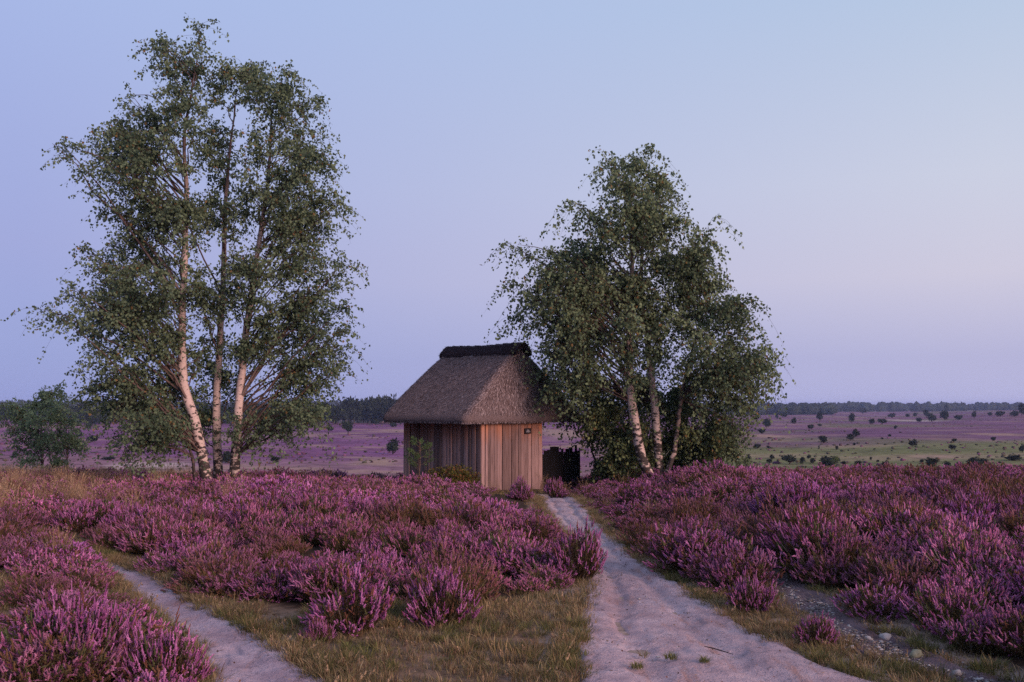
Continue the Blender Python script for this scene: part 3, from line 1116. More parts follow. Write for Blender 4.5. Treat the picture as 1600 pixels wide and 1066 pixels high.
# ------------------------------------------------------------------ scatter (geometry nodes) for what nobody could count
def scatter(name, P, rot, scl, idx, tint, fade, sources, mat, label, cat, hue=None):
    src = bpy.data.collections.new(name + '_sources')
    for k, o in enumerate(sources):
        o.name = f'{name}_source_{k:02d}'
        src.objects.link(o)
    me = bpy.data.meshes.new(name)
    n = len(P)
    me.vertices.add(n)
    me.vertices.foreach_set('co', np.asarray(P, dtype=np.float32).ravel())
    for nm, ty, v, key in (('rot', 'FLOAT_VECTOR', rot, 'vector'), ('scl', 'FLOAT_VECTOR', scl, 'vector'), ('idx', 'INT', idx, 'value'), ('tint', 'FLOAT', tint, 'value'), ('fade', 'FLOAT', fade, 'value'), ('hue', 'FLOAT', np.zeros(n) if hue is None else hue, 'value')):
        a = me.attributes.new(nm, ty, 'POINT')
        v = np.asarray(v, dtype=np.int32 if ty == 'INT' else np.float32)
        a.data.foreach_set(key, v.ravel())
    o = bpy.data.objects.new(name, me)
    COL.objects.link(o)
    g = bpy.data.node_groups.new(name, 'GeometryNodeTree')
    g.interface.new_socket('Geometry', in_out='INPUT', socket_type='NodeSocketGeometry')
    g.interface.new_socket('Geometry', in_out='OUTPUT', socket_type='NodeSocketGeometry')
    gi, go = g.nodes.new('NodeGroupInput'), g.nodes.new('NodeGroupOutput')
    ci = g.nodes.new('GeometryNodeCollectionInfo')
    ci.inputs['Collection'].default_value = src
    ci.inputs['Separate Children'].default_value = True
    ci.inputs['Reset Children'].default_value = True
    ip = g.nodes.new('GeometryNodeInstanceOnPoints')
    ip.inputs['Pick Instance'].default_value = True

    def na(nm, ty):
        a = g.nodes.new('GeometryNodeInputNamedAttribute')
        a.data_type = ty
        a.inputs['Name'].default_value = nm
        return a.outputs['Attribute']
    e2r = g.nodes.new('FunctionNodeEulerToRotation')
    g.links.new(na('rot', 'FLOAT_VECTOR'), e2r.inputs[0])
    g.links.new(gi.outputs[0], ip.inputs['Points'])
    g.links.new(ci.outputs[0], ip.inputs['Instance'])
    g.links.new(na('idx', 'INT'), ip.inputs['Instance Index'])
    g.links.new(e2r.outputs[0], ip.inputs['Rotation'])
    g.links.new(na('scl', 'FLOAT_VECTOR'), ip.inputs['Scale'])
    g.links.new(ip.outputs[0], go.inputs[0])
    md = o.modifiers.new('scatter', 'NODES')
    md.node_group = g
    tag(o, label, cat, kind='stuff')
    print(name, n)
    return o


def heather_parts(seed, near=True, R=.36, H=.44, nst=150):
    """one bush: stems with leaves (first mesh) and flower spikes (second)"""
    global rng
    rng = np.random.default_rng(seed)
    s, f = MB(), MB()
    a = U(0, 2 * np.pi, nst)
    rr = np.sqrt(U(0, 1, nst))
    # stems fan out from the base to a lumpy domed top
    base = np.c_[np.cos(a) * rr * R * .35, np.sin(a) * rr * R * .35, np.zeros(nst)]
    lumps = .74 + .46 * vnoise(np.cos(a) * rr * 2.6 + seed, np.sin(a) * rr * 2.6, 81)
    tip = np.c_[np.cos(a) * rr * R * 1.05, np.sin(a) * rr * R * 1.05, H * np.sqrt(np.maximum(.05, 1 - .80 * rr ** 2)) * lumps * U(.80, 1.14, nst)]
    tip += rng.normal(0, .02, tip.shape)
    tip[:, 2] = np.maximum(tip[:, 2], .04)
    mid = base * .4 + tip * .6 + np.c_[rng.normal(0, .02, (nst, 2)), np.zeros(nst)]
    k = 5
    q = np.linspace(0, 1, k)[None, :, None]
    P = (1 - q) ** 2 * base[:, None] + 2 * q * (1 - q) * mid[:, None] + q ** 2 * tip[:, None]
    V, Fq = tubes(P, np.tile(np.linspace(.0042, .0018, k), (nst, 1)), 3)
    woody = U(0, 1, nst)[:, None] < .12
    s.add(V, [Fq], np.repeat(np.where(woody, np.array([.26, .21, .19]), np.array([.060, .036, .026])), k * 3, 0))
    # small leaves up the stems
    nl = 15 if near else 7
    t = U(.2, .95, (nst, nl)) * (k - 1)
    kk = np.minimum(t.astype(int), k - 2)
    ii = np.arange(nst)[:, None]
    lp = P[ii, kk] + (P[ii, kk + 1] - P[ii, kk]) * (t - kk)[..., None]
    lp = lp.reshape(-1, 3) + rng.normal(0, .012, (nst * nl, 3))
    ld = norm(rand_dirs(nst * nl) * .7 + np.array([0, 0, .8]))
    V, Ft = leaves(lp, ld, U(.02, .04, nst * nl) * (1 if near else 1.6), .009 if near else .02)
    c = np.array([.045, .046, .022]) + np.array([.09, .020, .010]) * U(0, 1, nst * nl)[:, None] ** 2
    s.add(V, [Ft], np.repeat(c, 4, 0))
    # flower spikes: one at each tip and some beside it; some tips stay green, some are over
    ns = 3 if near else 2
    dirs = norm(norm(P[:, -1] - P[:, -2]) + np.array([0, 0, .45]))
    start, dr, ln, st_id = [], [], [], []
    for j in range(ns):
        back = 0 if j == 0 else .022
        dj = norm(dirs + rng.normal(0, .08 if j == 0 else .36, (nst, 3)))
        start.append(P[:, -1] - dirs * (.02 + back) + (rng.normal(0, .012, (nst, 3)) if j else 0))
        dr.append(dj)
        ln.append(U(.035, .080, nst) * (1 if j == 0 else .75))
        st_id.append(np.arange(nst))
    start, dr, ln, st_id = np.concatenate(start), np.concatenate(dr), np.concatenate(ln), np.concatenate(st_id)
    keep = U(0, 1, len(start)) < .88
    start, dr, ln, st_id = start[keep], dr[keep], ln[keep], st_id[keep]
    n = len(start)
    stone = rng.normal(0, .22, nst)
    tone = np.clip(.40 + stone[st_id] + rng.normal(0, .16, n), 0, 1)
    state = U(0, 1, nst)[st_id]
    ca, cb = np.array([.27, .070, .225]), np.array([.62, .26, .53])
    c = ca * (1 - tone[:, None]) + cb * tone[:, None]
    c[state < .13] = np.array([.20, .085, .06])
    c[state > .90] = np.array([.10, .105, .045])
    # core of the spike
    q = np.linspace(0, 1, 4)[None, :, None]
    bend = norm(rng.normal(0, 1, (n, 3))) * .12
    C = start[:, None] + (dr[:, None] * q + bend[:, None] * q ** 2) * ln[:, None, None]
    rad = (.0058 if near else .0085) * U(.75, 1.2, n)[:, None] * np.array([.7, 1.1, .9, .25])[None]
    V, Fq = tubes(C, rad, 3)
    f.add(V, [Fq], np.repeat(c * .8, 12, 0))
    nf = 16 if near else 8
    t = U(0, 1, (n, nf))
    cp = start[:, None] + (dr[:, None] * t[..., None] + bend[:, None] * t[..., None] ** 2) * ln[:, None, None]
    fd = norm(rand_dirs(n * nf).reshape(n, nf, 3) * .8 + dr[:, None] * .55)
    sz = ((.0130 if near else .024) * (1.1 - .6 * t)).ravel()
    V, Ft = leaves(cp.reshape(-1, 3), fd.reshape(-1, 3), sz, sz * .75, .1)
    cc = np.repeat(c, nf, 0) * U(.7, 1.35, n * nf)[:, None] * (.8 + .4 * t.ravel())[:, None]
    f.add(V, [Ft], np.repeat(np.clip(cc, 0, .8), 4, 0))
    return s, f


def merged(a, b):
    m = MB()
    for q in (a, b):
        base = m.n
        m.V += q.V
        m.C += q.C
        for k, v in q.F.items():
            m.F.setdefault(k, []).extend([g + base for g in v])
        m.n += q.n
    return m


near_parts = [heather_parts(200 + k, True, R=(.30, .38, .34, .42, .36, .28, .40)[k], H=(.40, .36, .46, .40, .34, .44, .48)[k], nst=(190, 230, 200, 250, 220, 170, 240)[k]) for k in range(7)]
far_parts = [heather_parts(300 + k, False, R=.36 + .03 * k, H=.38 + .03 * (k % 3), nst=130) for k in range(5)]
src_near = [merged(*p).build('heather_source', M['heather'], link=False) for p in near_parts]
src_far = [merged(*p).build('heather_source', M['heather'], link=False) for p in far_parts]


def fresh(objs):
    return [bpy.data.objects.new('heather_source', o.data) for o in objs]


rng = np.random.default_rng(44)
HF = [tuple(hut_world(p)[:2]) for p in ((.55, .05, 0), (5.0, .05, 0), (5.0, 3.6, 0), (.55, 3.6, 0))]


def heather_points():
    out = []
    for (ya, yb, sp) in ((3.6, 13, .45), (13, 24, .54), (24, 56, .70)):
        ys = np.arange(ya, yb, sp)
        for yy in ys:
            w = .60 * yy + 2.0
            xs = np.arange(-w, w, sp)
            out.append(np.c_[xs + U(-.45, .45, len(xs)) * sp, yy + U(-.45, .45, len(xs)) * sp])
    P = np.concatenate(out)
    x, y = P[:, 0], P[:, 1]
    vig = fbm(x / 1.5, y / 1.5, 91, 3)
    keep = ~on_turf(x, y) & ~on_track(x, y, .10) & ~inpoly(x, y, HF)
    for tg in TALLGRASS:
        keep &= ~(inpoly(x + 1.5 * fbm(x / 2, y / 2, 131), y + 2.5 * fbm(x / 2, y / 2, 132), tg) & (U(0, 1, len(x)) < .40))
    keep &= vig > -.56
    keep &= ~between(x, y, GR_L, GR_R, .08)
    keep &= ~inpoly(x, y, plan([(742, 762), (905, 762), (905, 788), (742, 800)]))
    keep &= ~between(x, y, LP_L, LP_R, .14)
    keep &= ~(between(x, y, RP_L, RP_R, .17) & (y > 8.5))
    lane = np.array([hit(890, 775), hit(835, 778)])
    return P[keep], vig[keep]


HP, HV = heather_points()
hx, hy = HP[:, 0], HP[:, 1]
lane_x = np.where(hy < LP_L[0][-1], np.interp(hy, *LP_L), np.interp(hy, [LP_L[0][-1], 20], [LP_L[1][-1], LP_L[1][-1] - 9]))
right_x = np.interp(hy, *RP_L)
bed = np.where(hx < lane_x, 0, np.where(hx < right_x, 1, 2))
bed = np.where((hy > RP_L[0][-1]) & (hx < 1.2), 1, bed)
HB = [('purple heather covering the near left corner, left of the narrow sand path', 'heather'),
      ('broad bed of purple heather between the two sand paths, in front of the birches and hut', 'heather'),
      ('dark bank of purple heather right of the footpath, behind the stony rut', 'heather')]
for k in range(3):
    for lod in (0, 1):
        pass
    s = bed == k
    x, y, v = hx[s], hy[s], HV[s]
    n = len(x)
    big = .86 + .42 * v + U(-.24, .22, n)
    mound = .10 * np.clip(v, 0, 1)
    big = big * (1.0 + .12 * sstep(14, 30, y))
    hs = big * U(.8, 1.15, n) * (.78, .98, 1.0)[k] * np.where(y > 15, .85, 1.0) * np.where((y > 15) & (np.abs(x - .3) < 2.2), .75, 1.0)
    dR = np.maximum(np.interp(y, *RP_L) - x, x - np.interp(y, *RP_R))
    dL = np.where(y < LP_L[0][-1], np.maximum(np.interp(y, *LP_L) - x, x - np.interp(y, *LP_R)), 9)
    dR = np.where(y < RP_L[0][-1], dR, 9)
    hs = hs * (.72 + .28 * sstep(.1, 1.3, np.minimum(dR, dL)))
    z = height(x, y) - .03 + mound
    idx = np.where(y < 15.5, rng.integers(0, 7, n), 7 + rng.integers(0, 5, n))
    fadeN = fbm(x / 1.4, y / 1.4, 95, 3)
    fade = np.clip(.10 + 1.05 * fadeN + U(-.14, .14, n) + (.20 if k == 2 else .0), 0, .85)
    tint = np.clip((-.02 if k == 2 else .16) + .42 * fbm(x / 2.2, y / 2.2, 97, 2) + U(-.2, .2, n), -.5, .55)
    rot = np.c_[U(-.18, .18, n), U(-.18, .18, n), U(0, 6.28, n)]
    scatter('heather', np.c_[x, y, z], rot, np.c_[big * 1.1, big * 1.1, hs], idx, tint, fade, fresh(src_near) + fresh(src_far), M['heather'], *HB[k], hue=np.clip(.018 + .045 * fbm(x / 1.8 + 7, y / 1.8, 133, 2) + U(-.018, .018, n) - (.012 if k == 2 else 0), -.055, .06))


# ------------------------------------------------------------------ grasses
def tuft(seed, nb, L, spread, wid, pal, seedhead=0.0, bend=.5):
    global rng
    rng = np.random.default_rng(seed)
    m = MB()
    a = U(0, 2 * np.pi, nb)
    r = np.sqrt(U(0, 1, nb)) * spread
    B = np.c_[np.cos(a) * r, np.sin(a) * r, np.zeros(nb) - .01]
    ln = L * U(.45, 1.15, nb)
    out = norm(np.c_[np.cos(a), np.sin(a), np.zeros(nb)] + rng.normal(0, .6, (nb, 3)) * np.array([1, 1, 0]))
    q = np.array([0, .45, .8, 1.0])[None, :, None]
    C = B[:, None] + np.array([0, 0, 1.0]) * ln[:, None, None] * (q - .35 * bend * q ** 2) + out[:, None] * (ln * U(.1, 1, nb))[:, None, None] * bend * q ** 1.8
    sd = np.cross(out, np.array([0, 0, 1.0]))[:, None] + rng.normal(0, .3, (nb, 1, 3))
    w = wid * U(.6, 1.2, nb)[:, None, None] * np.array([1, .8, .5, .08])[None, :, None]
    V = np.stack([C - sd * w, C + sd * w], 2).reshape(-1, 3)
    i = (np.arange(nb) * 8)[:, None] + np.arange(3)[None] * 2
    i = i.ravel()
    Fq = np.stack([i, i + 1, i + 3, i + 2], 1)
    pal = np.array(pal)
    c = pal[rng.integers(0, len(pal), nb)] * U(.7, 1.25, nb)[:, None]
    m.add(V, [Fq], np.repeat(c, 8, 0))
    if seedhead:
        k = int(nb * seedhead)
        n = 10
        t = U(0, 1, (k, n))
        e = C[:k, 3]
        d = norm(C[:k, 3] - C[:k, 2])
        lp = e[:, None] - d[:, None] * t[..., None] * L * .28
        V, Ft = leaves(lp.reshape(-1, 3), norm(rand_dirs(k * n) * .6 + np.repeat(d, n, 0)), .028, .010)
        m.add(V, [Ft], np.repeat(np.array([.38, .27, .17]) * U(.7, 1.2, k * n)[:, None], 4, 0))
    return m


DRY = [(.30, .22, .115), (.22, .165, .085), (.36, .28, .16), (.17, .15, .062), (.20, .11, .07)]
GREEN = [(.11, .12, .04), (.15, .15, .05), (.20, .175, .075), (.09, .10, .035)]
MIXED = [(.17, .155, .062), (.10, .11, .038), (.24, .185, .095), (.20, .15, .085), (.15, .09, .06)]
GSRC = [tuft(400, 46, .11, .09, .0022, DRY, bend=.9), tuft(401, 46, .10, .09, .0022, MIXED, bend=.9), tuft(402, 50, .12, .07, .0024, GREEN, bend=.8), tuft(403, 36, .17, .07, .002, DRY, .04, bend=.7), tuft(404, 60, .07, .12, .0024, MIXED, bend=1.0)]
GSRC = [g.build('grass_source', M['plant'], link=False) for g in GSRC]
rng = np.random.default_rng(45)
pts = []
for poly in TURF:
    p = np.array(poly)
    x0, y0, x1, y1 = p[:, 0].min(), max(3.2, p[:, 1].min()), p[:, 0].max(), min(p[:, 1].max(), 16)
    x0, x1 = max(x0, -9), min(x1, 7)
    n = int((x1 - x0) * (y1 - y0) * 135)
    q = np.c_[U(x0, x1, n), U(y0, y1, n)]
    jx, jy = q[:, 0] + .25 * fbm(q[:, 0] * 2.3, q[:, 1] * 2.3, 21), q[:, 1] + .25 * fbm(q[:, 0] * 2.3, q[:, 1] * 2.3, 22)
    ok = inpoly(jx, jy, poly) & (np.abs(q[:, 0]) < .62 * q[:, 1] + 1.5)
    ok &= fbm(q[:, 0] / .45, q[:, 1] / .45, 99, 3) > -.42
    pts.append(q[ok])
# thin grass along the edges of the tracks and between the heather
for (E, sg) in ((RP_L, -1), (RP_R, 1), (LP_L, -1), (LP_R, 1), (GR_R, 1), (GR_L, -1)):
    n = 1000 if E is not GR_R and E is not GR_L else 320
    y = U(3.6, E[0][-1], n) if E is not GR_R else U(3.6, E[0][-1], n)
    x = np.interp(y, *E) + sg * np.abs(rng.normal(0, .16, n)) - sg * .09
    pts.append(np.c_[x, y])
n = 1500
q = np.c_[U(-6, 4, n), U(6, 17, n)]
pts.append(q[(~on_track(q[:, 0], q[:, 1], .0)) & (fbm(q[:, 0] / 1.2, q[:, 1] / 1.2, 111) > .15)])
n = 700
q = np.c_[U(-3, 3, n), U(20.5, 27.5, n)]
pts.append(q[~inpoly(q[:, 0], q[:, 1], HF)])
n = 1600
q = np.c_[U(-9, 7, n), U(6, 24, n)]
pts.append(q[fbm(q[:, 0] / 1.5, q[:, 1] / 1.5, 91, 3) < -.25])
G = np.concatenate(pts)
ok = ~(between(G[:, 0], G[:, 1], RP_L, RP_R, -.16) | between(G[:, 0], G[:, 1], LP_L, LP_R, -.12) | between(G[:, 0], G[:, 1], GR_L, GR_R, -.12))
G = G[ok]
n = len(G)
gn = fbm(G[:, 0] / .9, G[:, 1] / .9, 115, 3)
idx = np.where(gn + U(-.35, .35, n) > .42, 2, rng.choice([0, 1, 3, 4], n, p=[.46, .22, .14, .18]))
sc = U(.5, 1.05, n)
scatter('grass', np.c_[G, height(G[:, 0], G[:, 1])], np.c_[U(-.2, .2, n), U(-.2, .2, n), U(0, 6.28, n)], np.c_[sc, sc, sc * U(.7, 1.1, n)], idx, U(-.35, .25, n) + .25 * fbm(G[:, 0] / .5, G[:, 1] / .5, 117), np.clip(.35 * fbm(G[:, 0] / 1.1, G[:, 1] / 1.1, 118) + .05, 0, .5), GSRC, M['plant'],
        'short dry turf of brown and green grass around the sand paths', 'grass')

TSRC = [tuft(410 + k, 70, .62, .12, .0028, [(.29, .19, .11), (.22, .13, .085), (.34, .24, .15), (.22, .105, .075)], .35, bend=.45).build('grass_source', M['plant'], link=False) for k in range(3)]
rng = np.random.default_rng(46)
pts = []
for poly in TALLGRASS:
    p = np.array(poly)
    n = int((p[:, 0].max() - p[:, 0].min()) * (p[:, 1].max() - p[:, 1].min()) * 4)
    q = np.c_[U(p[:, 0].min(), p[:, 0].max(), n), U(p[:, 1].min(), p[:, 1].max(), n)]
    pts.append(q[inpoly(q[:, 0] + 1.6 * fbm(q[:, 0] / 2, q[:, 1] / 2, 131), q[:, 1] + 2.5 * fbm(q[:, 0] / 2, q[:, 1] / 2, 132), poly) & (fbm(q[:, 0] / 1.2, q[:, 1] / 1.2, 119) > -.12)])
n = 420
q = np.c_[U(-15, 14, n), U(8, 34, n)]
pts.append(q[(~on_track(q[:, 0], q[:, 1], .1)) & ~inpoly(q[:, 0], q[:, 1], HF) & (fbm(q[:, 0] / 3, q[:, 1] / 3, 120) > .0) & ~on_turf(q[:, 0], q[:, 1])])
G = np.concatenate(pts)
n = len(G)
sc = U(.6, 1.2, n) * np.where((G[:, 0] > -5) | (G[:, 1] < 12), .72, 1.0)
scatter('tall_dry_grass', np.c_[G, height(G[:, 0], G[:, 1])], np.c_[U(-.15, .15, n), U(-.15, .15, n), U(0, 6.28, n)], np.c_[sc, sc, sc * U(.8, 1.15, n)], rng.integers(0, 3, n), U(-.3, .2, n), np.zeros(n), TSRC, M['plant'],
        'tall golden dry grass standing among the heather on the left', 'grass')


# ------------------------------------------------------------------ stones
def ico(sub=1):
    t = (1 + 5 ** .5) / 2
    V = np.array([(-1, t, 0), (1, t, 0), (-1, -t, 0), (1, -t, 0), (0, -1, t), (0, 1, t), (0, -1, -t), (0, 1, -t), (t, 0, -1), (t, 0, 1), (-t, 0, -1), (-t, 0, 1)], dtype=float)
    Fc = [(0, 11, 5), (0, 5, 1), (0, 1, 7), (0, 7, 10), (0, 10, 11), (1, 5, 9), (5, 11, 4), (11, 10, 2), (10, 7, 6), (7, 1, 8), (3, 9, 4), (3, 4, 2), (3, 2, 6), (3, 6, 8), (3, 8, 9), (4, 9, 5), (2, 4, 11), (6, 2, 10), (8, 6, 7), (9, 8, 1)]
    V = norm(V)
    for _ in range(sub):
        cache, nf = {}, []
        V = list(map(tuple, V))

        def md(a, b):
            k = (min(a, b), max(a, b))
            if k not in cache:
                p = norm((np.array(V[a]) + np.array(V[b])) / 2)
                V.append(tuple(p))
                cache[k] = len(V) - 1
            return cache[k]
        for a, b, c in Fc:
            ab, bc, ca = md(a, b), md(b, c), md(c, a)
            nf += [(a, ab, ca), (b, bc, ab), (c, ca, bc), (ab, bc, ca)]
        Fc = nf
        V = np.array(V)
    return np.array(V), np.array(Fc)


I0, I1, I2 = ico(0), ico(1), ico(2)


def stones_mass():
    global rng
    rng = np.random.default_rng(47)
    n = 6000
    y = 3.6 + (GR_R[0][-1] - 3.6) * U(0, 1, n)
    xl, xr = np.interp(y, *GR_L), np.interp(y, *GR_R)
    x = xl + (xr - xl) * np.clip(rng.normal(.55, .28, n), -.05, 1.05)
    n2 = 900
    y2 = U(4, 20, n2)
    a, b = np.interp(y2, *RP_L), np.interp(y2, *RP_R)
    x2 = a + (b - a) * U(0, 1, n2)
    s = np.concatenate([np.exp(rng.normal(-5.15, .5, n)), np.exp(rng.normal(-5.5, .4, n2))])
    x, y = np.r_[x, x2], np.r_[y, y2]
    n += n2
    s = np.clip(s, .003, .022)
    V, Fc = I0
    sc = np.c_[s * U(.8, 1.5, n), s * U(.8, 1.5, n), s * U(.35, .7, n)]
    th = U(0, 6.28, n)
    W = V[None] * sc[:, None] * U(.75, 1.2, (n, 12))[..., None]
    ct, st = np.cos(th)[:, None], np.sin(th)[:, None]
    W = np.stack([W[..., 0] * ct - W[..., 1] * st, W[..., 0] * st + W[..., 1] * ct, W[..., 2]], -1)
    W = W + np.c_[x, y, height(x, y) + .004 + s * .02][:, None]
    Fa = (Fc[None] + (np.arange(n) * 12)[:, None, None]).reshape(-1, 3)
    pal = np.array([[.30, .27, .26], [.42, .38, .36], [.20, .17, .165], [.50, .47, .46], [.24, .18, .15], [.14, .12, .12]])
    c = pal[rng.integers(0, 6, n)] * U(.7, 1.15, n)[:, None]
    o = mesh('gravel', W.reshape(-1, 3), [Fa], M['stone'], np.repeat(c, 12, 0))
    tag(o, 'loose gravel and pebbles lying in the stony rut', 'gravel', kind='stuff')


stones_mass()
def litter_mass():
    global rng
    rng = np.random.default_rng(51)
    n = 6500
    y = 3.6 + 15 * U(0, 1, n) ** 1.6
    x = U(-1, 1, n) * (.55 * y + .6)
    on = on_track(x, y, .05)
    k = on_turf(x, y) | (on & (U(0, 1, n) < .55))
    x, y, on = x[k], y[k], on[k]
    n = len(x)
    P = np.c_[x, y, height(x, y) + np.where(on, .022, .012)]
    th = U(0, 6.28, n)
    D = norm(np.c_[np.cos(th), np.sin(th), U(-.15, .35, n)])
    twig = U(0, 1, n) < .35
    L = np.where(twig, U(.03, .10, n), U(.012, .032, n)) * np.where(on, .75, 1.0)
    V, Ft = leaves(P, D, L, np.where(twig, .004, L * .7), .3)
    pal = np.array([[.15, .085, .055], [.24, .16, .11], [.09, .055, .045], [.32, .24, .19], [.20, .09, .07]])
    c = pal[rng.integers(0, 5, n)] * U(.6, 1.2, n)[:, None]
    o = mesh('plant_litter', V, [Ft], M['plant'], np.repeat(c, 4, 0))
    tag(o, 'fallen leaf scraps and twig bits strewn over sand and turf', 'litter', kind='stuff')


litter_mass()
STONES = [(1384, 1000, 22, 'flat pale stone lying at the edge of the right heather bank'), (1495, 1056, 20, 'pale pointed stone lowest in the stony rut'), (1330, 1014, 13, 'round grey stone in the rut left of the flat pale stone'),
          (1358, 1000, 12, 'small greyish stone just left of the flat pale stone'), (1432, 1027, 24, 'mossy stone between the rut and the heather'), (1322, 1004, 11, 'little stone beside the small heather clump in the rut'), (624, 982, 7, 'tiny white stone on the turf below two heather bushes')]
for k, (px, py, w, lb) in enumerate(STONES):
    rng = np.random.default_rng(500 + k)
    h = hit(px, py)
    r = w * .5 * h[1] / F
    V, Fc = I1
    W = V * np.array([1.15, .8, .55]) * r * (1 + .22 * U(-1, 1, len(V)))[:, None]
    o = mesh('stone', W, [Fc], M['stone'], np.tile(np.array([.40, .36, .34]) if k != 4 else np.array([.22, .22, .15]), (len(V), 1)), k % 2 == 0)
    o.location = (h[0], h[1], h[2] + r * .25)
    o.rotation_euler = (float(U(-.3, .3)), float(U(-.3, .3)), float(U(0, 3)))
    tag(o, lb, 'stone', 'larger stones in the rut' if k != 6 else None)

# ------------------------------------------------------------------ single heather bushes that stand apart
BUSHES = [(548, 985, 150, 88, 0, 0, 'wide heather bush on the turf, left of a pair at the bed edge'), (690, 972, 128, 82, 1, 0, 'round heather bush on the turf, right of a pair at the bed edge'),
          (497, 1002, 60, 40, 3, 0, 'low heather tuft in front of the wide bush on the turf'), (1276, 1008, 74, 52, 2, .1, 'small heather clump alone in the stony rut'), (1176, 955, 84, 58, 4, .0, 'heather bush where turf strip and stony rut part'),
          (1128, 915, 70, 48, 3, .1, 'heather bush at the upper end of the stony rut'), (812, 782, 44, 34, 0, .25, 'dark low heather bush at the foot of the hut right wall'), (868, 778, 40, 30, 1, .35, 'dark heather bush below the palisade'),
          (905, 905, 95, 90, 2, 0, 'bright heather bush leaning over the left edge of the footpath'), (120, 1066, 210, 130, 1, 0, 'big heather bush in the bottom left corner beside the sand'), (250, 1075, 160, 100, 4, 0, 'heather bush hanging over the sand at the bottom edge')]
data_stem = [p[0].build('stems', M['heather'], link=False).data for p in near_parts]
data_bloom = [p[1].build('blossoms', M['heather'], link=False).data for p in near_parts]
for k, (px, py, w, h, vi, dk, lb) in enumerate(BUSHES):
    g = hit(px, py)
    s = w * g[1] / F / (2.25 * (.30, .38, .34, .42, .36, .28, .40)[vi])
    sh = h * g[1] / F / (1.05 * (.40, .36, .46, .40, .34, .44, .48)[vi])
    o = empty('heather_bush', (g[0], g[1], g[2] - .02), k * 1.3)
    o.scale = (s, s, max(sh, .5 * s))
    tag(o, lb, 'heather bush', 'heather bushes standing apart')
    for nm, d in (('stems', data_stem[vi]), ('blossoms', data_bloom[vi])):
        c = bpy.data.objects.new(nm, d)
        COL.objects.link(c)
        c.parent = o


# the reddish mound on the right skyline
def leafy(seed, n, rad, leaf, pal, stems=14, stemcol=(.10, .065, .045), up=.2, lumps=5):
    """a shrub: stems (first) and a cloud of leaves in lumps (second), base at the origin"""
    global rng
    rng = np.random.default_rng(seed)
    rad = np.array(rad)
    s, f = MB(), MB()
    cen = rand_dirs(lumps) * U(.3, .75, lumps)[:, None] * rad * np.array([1, 1, .8]) + np.array([0, 0, rad[2]])
    lr = U(.35, .6, lumps)
    k = rng.integers(0, lumps, n)
    d = rand_dirs(n) * (U(0, 1, n) ** .45)[:, None]
    C = cen[k] + d * rad * lr[k][:, None]
    C[:, 2] = np.maximum(C[:, 2], .03 * rad[2])
    D = norm(rand_dirs(n) + np.array([0, 0, up]))
    V, Ft = leaves(C, D, leaf[0] * U(.7, 1.3, n), leaf[1])
    pal = np.array(pal)
    shade = .75 + .5 * vnoise(cen[k][:, 0] * 3, cen[k][:, 2] * 3, seed)
    c = pal[rng.integers(0, len(pal), n)] * (U(.7, 1.3, n) * shade)[:, None]
    f.add(V, [Ft], np.repeat(c, 4, 0))
    tip = C[rng.integers(0, n, stems)]
    q = np.linspace(0, 1, 5)[None, :, None]
    P = tip[:, None] * np.array([1, 1, 0]) * q ** 1.3 + tip[:, None] * np.array([0, 0, 1.0]) * q
    V, Fq = tubes(P, np.tile(np.linspace(.02, .005, 5) * (rad[0] + .3), (stems, 1)), 4)
    s.add(V, [Fq], stemcol)
    return s, f


def shrub(name, label, cat, px, py, w, h, seed, n, leaf, pal, ymin=0, dY=None, group=None, lumps=5, stems=14):
    g = hit(px, py, ymin) if dY is None else at(px, py, dY)
    if dY is not None:
        gz = float(height(g[0], g[1]))
        h = h + max(0, (g[2] - gz)) / (g[1] / F)
        g[2] = gz
    m = g[1] / F
    s, f = leafy(seed, n, (w * .5 * m, w * .45 * m, h * .5 * m), leaf, pal, stems, lumps=lumps)
    o = empty(name, tuple(g))
    tag(o, label, cat, group)
    s.build('stems', M['plant'], o)
    f.build('foliage', M['plant'], o)
    return o


shrub('heather_bush', 'tall dark reddish-brown heather mound on the right skyline', 'heather bush', 1532, 750, 82, 30, 601, 2600, (.06, .018), [(.06, .03, .022), (.10, .035, .035), (.045, .032, .02), (.16, .05, .09)], dY=30, lumps=7)
shrub('bilberry_bush', 'yellow-green bramble bush in front of the hut corner', 'bush', 702, 764, 108, 38, 602, 2600, (.06, .045), [(.14, .14, .03), (.20, .17, .04), (.09, .10, .03), (.20, .10, .04)], dY=25.2, lumps=7)
shrub('heather_bush', 'brown withered bush beside the green bramble near the hut', 'heather bush', 735, 752, 40, 24, 603, 600, (.05, .02), [(.12, .06, .04), (.09, .07, .03), (.16, .09, .05)], dY=25.6)

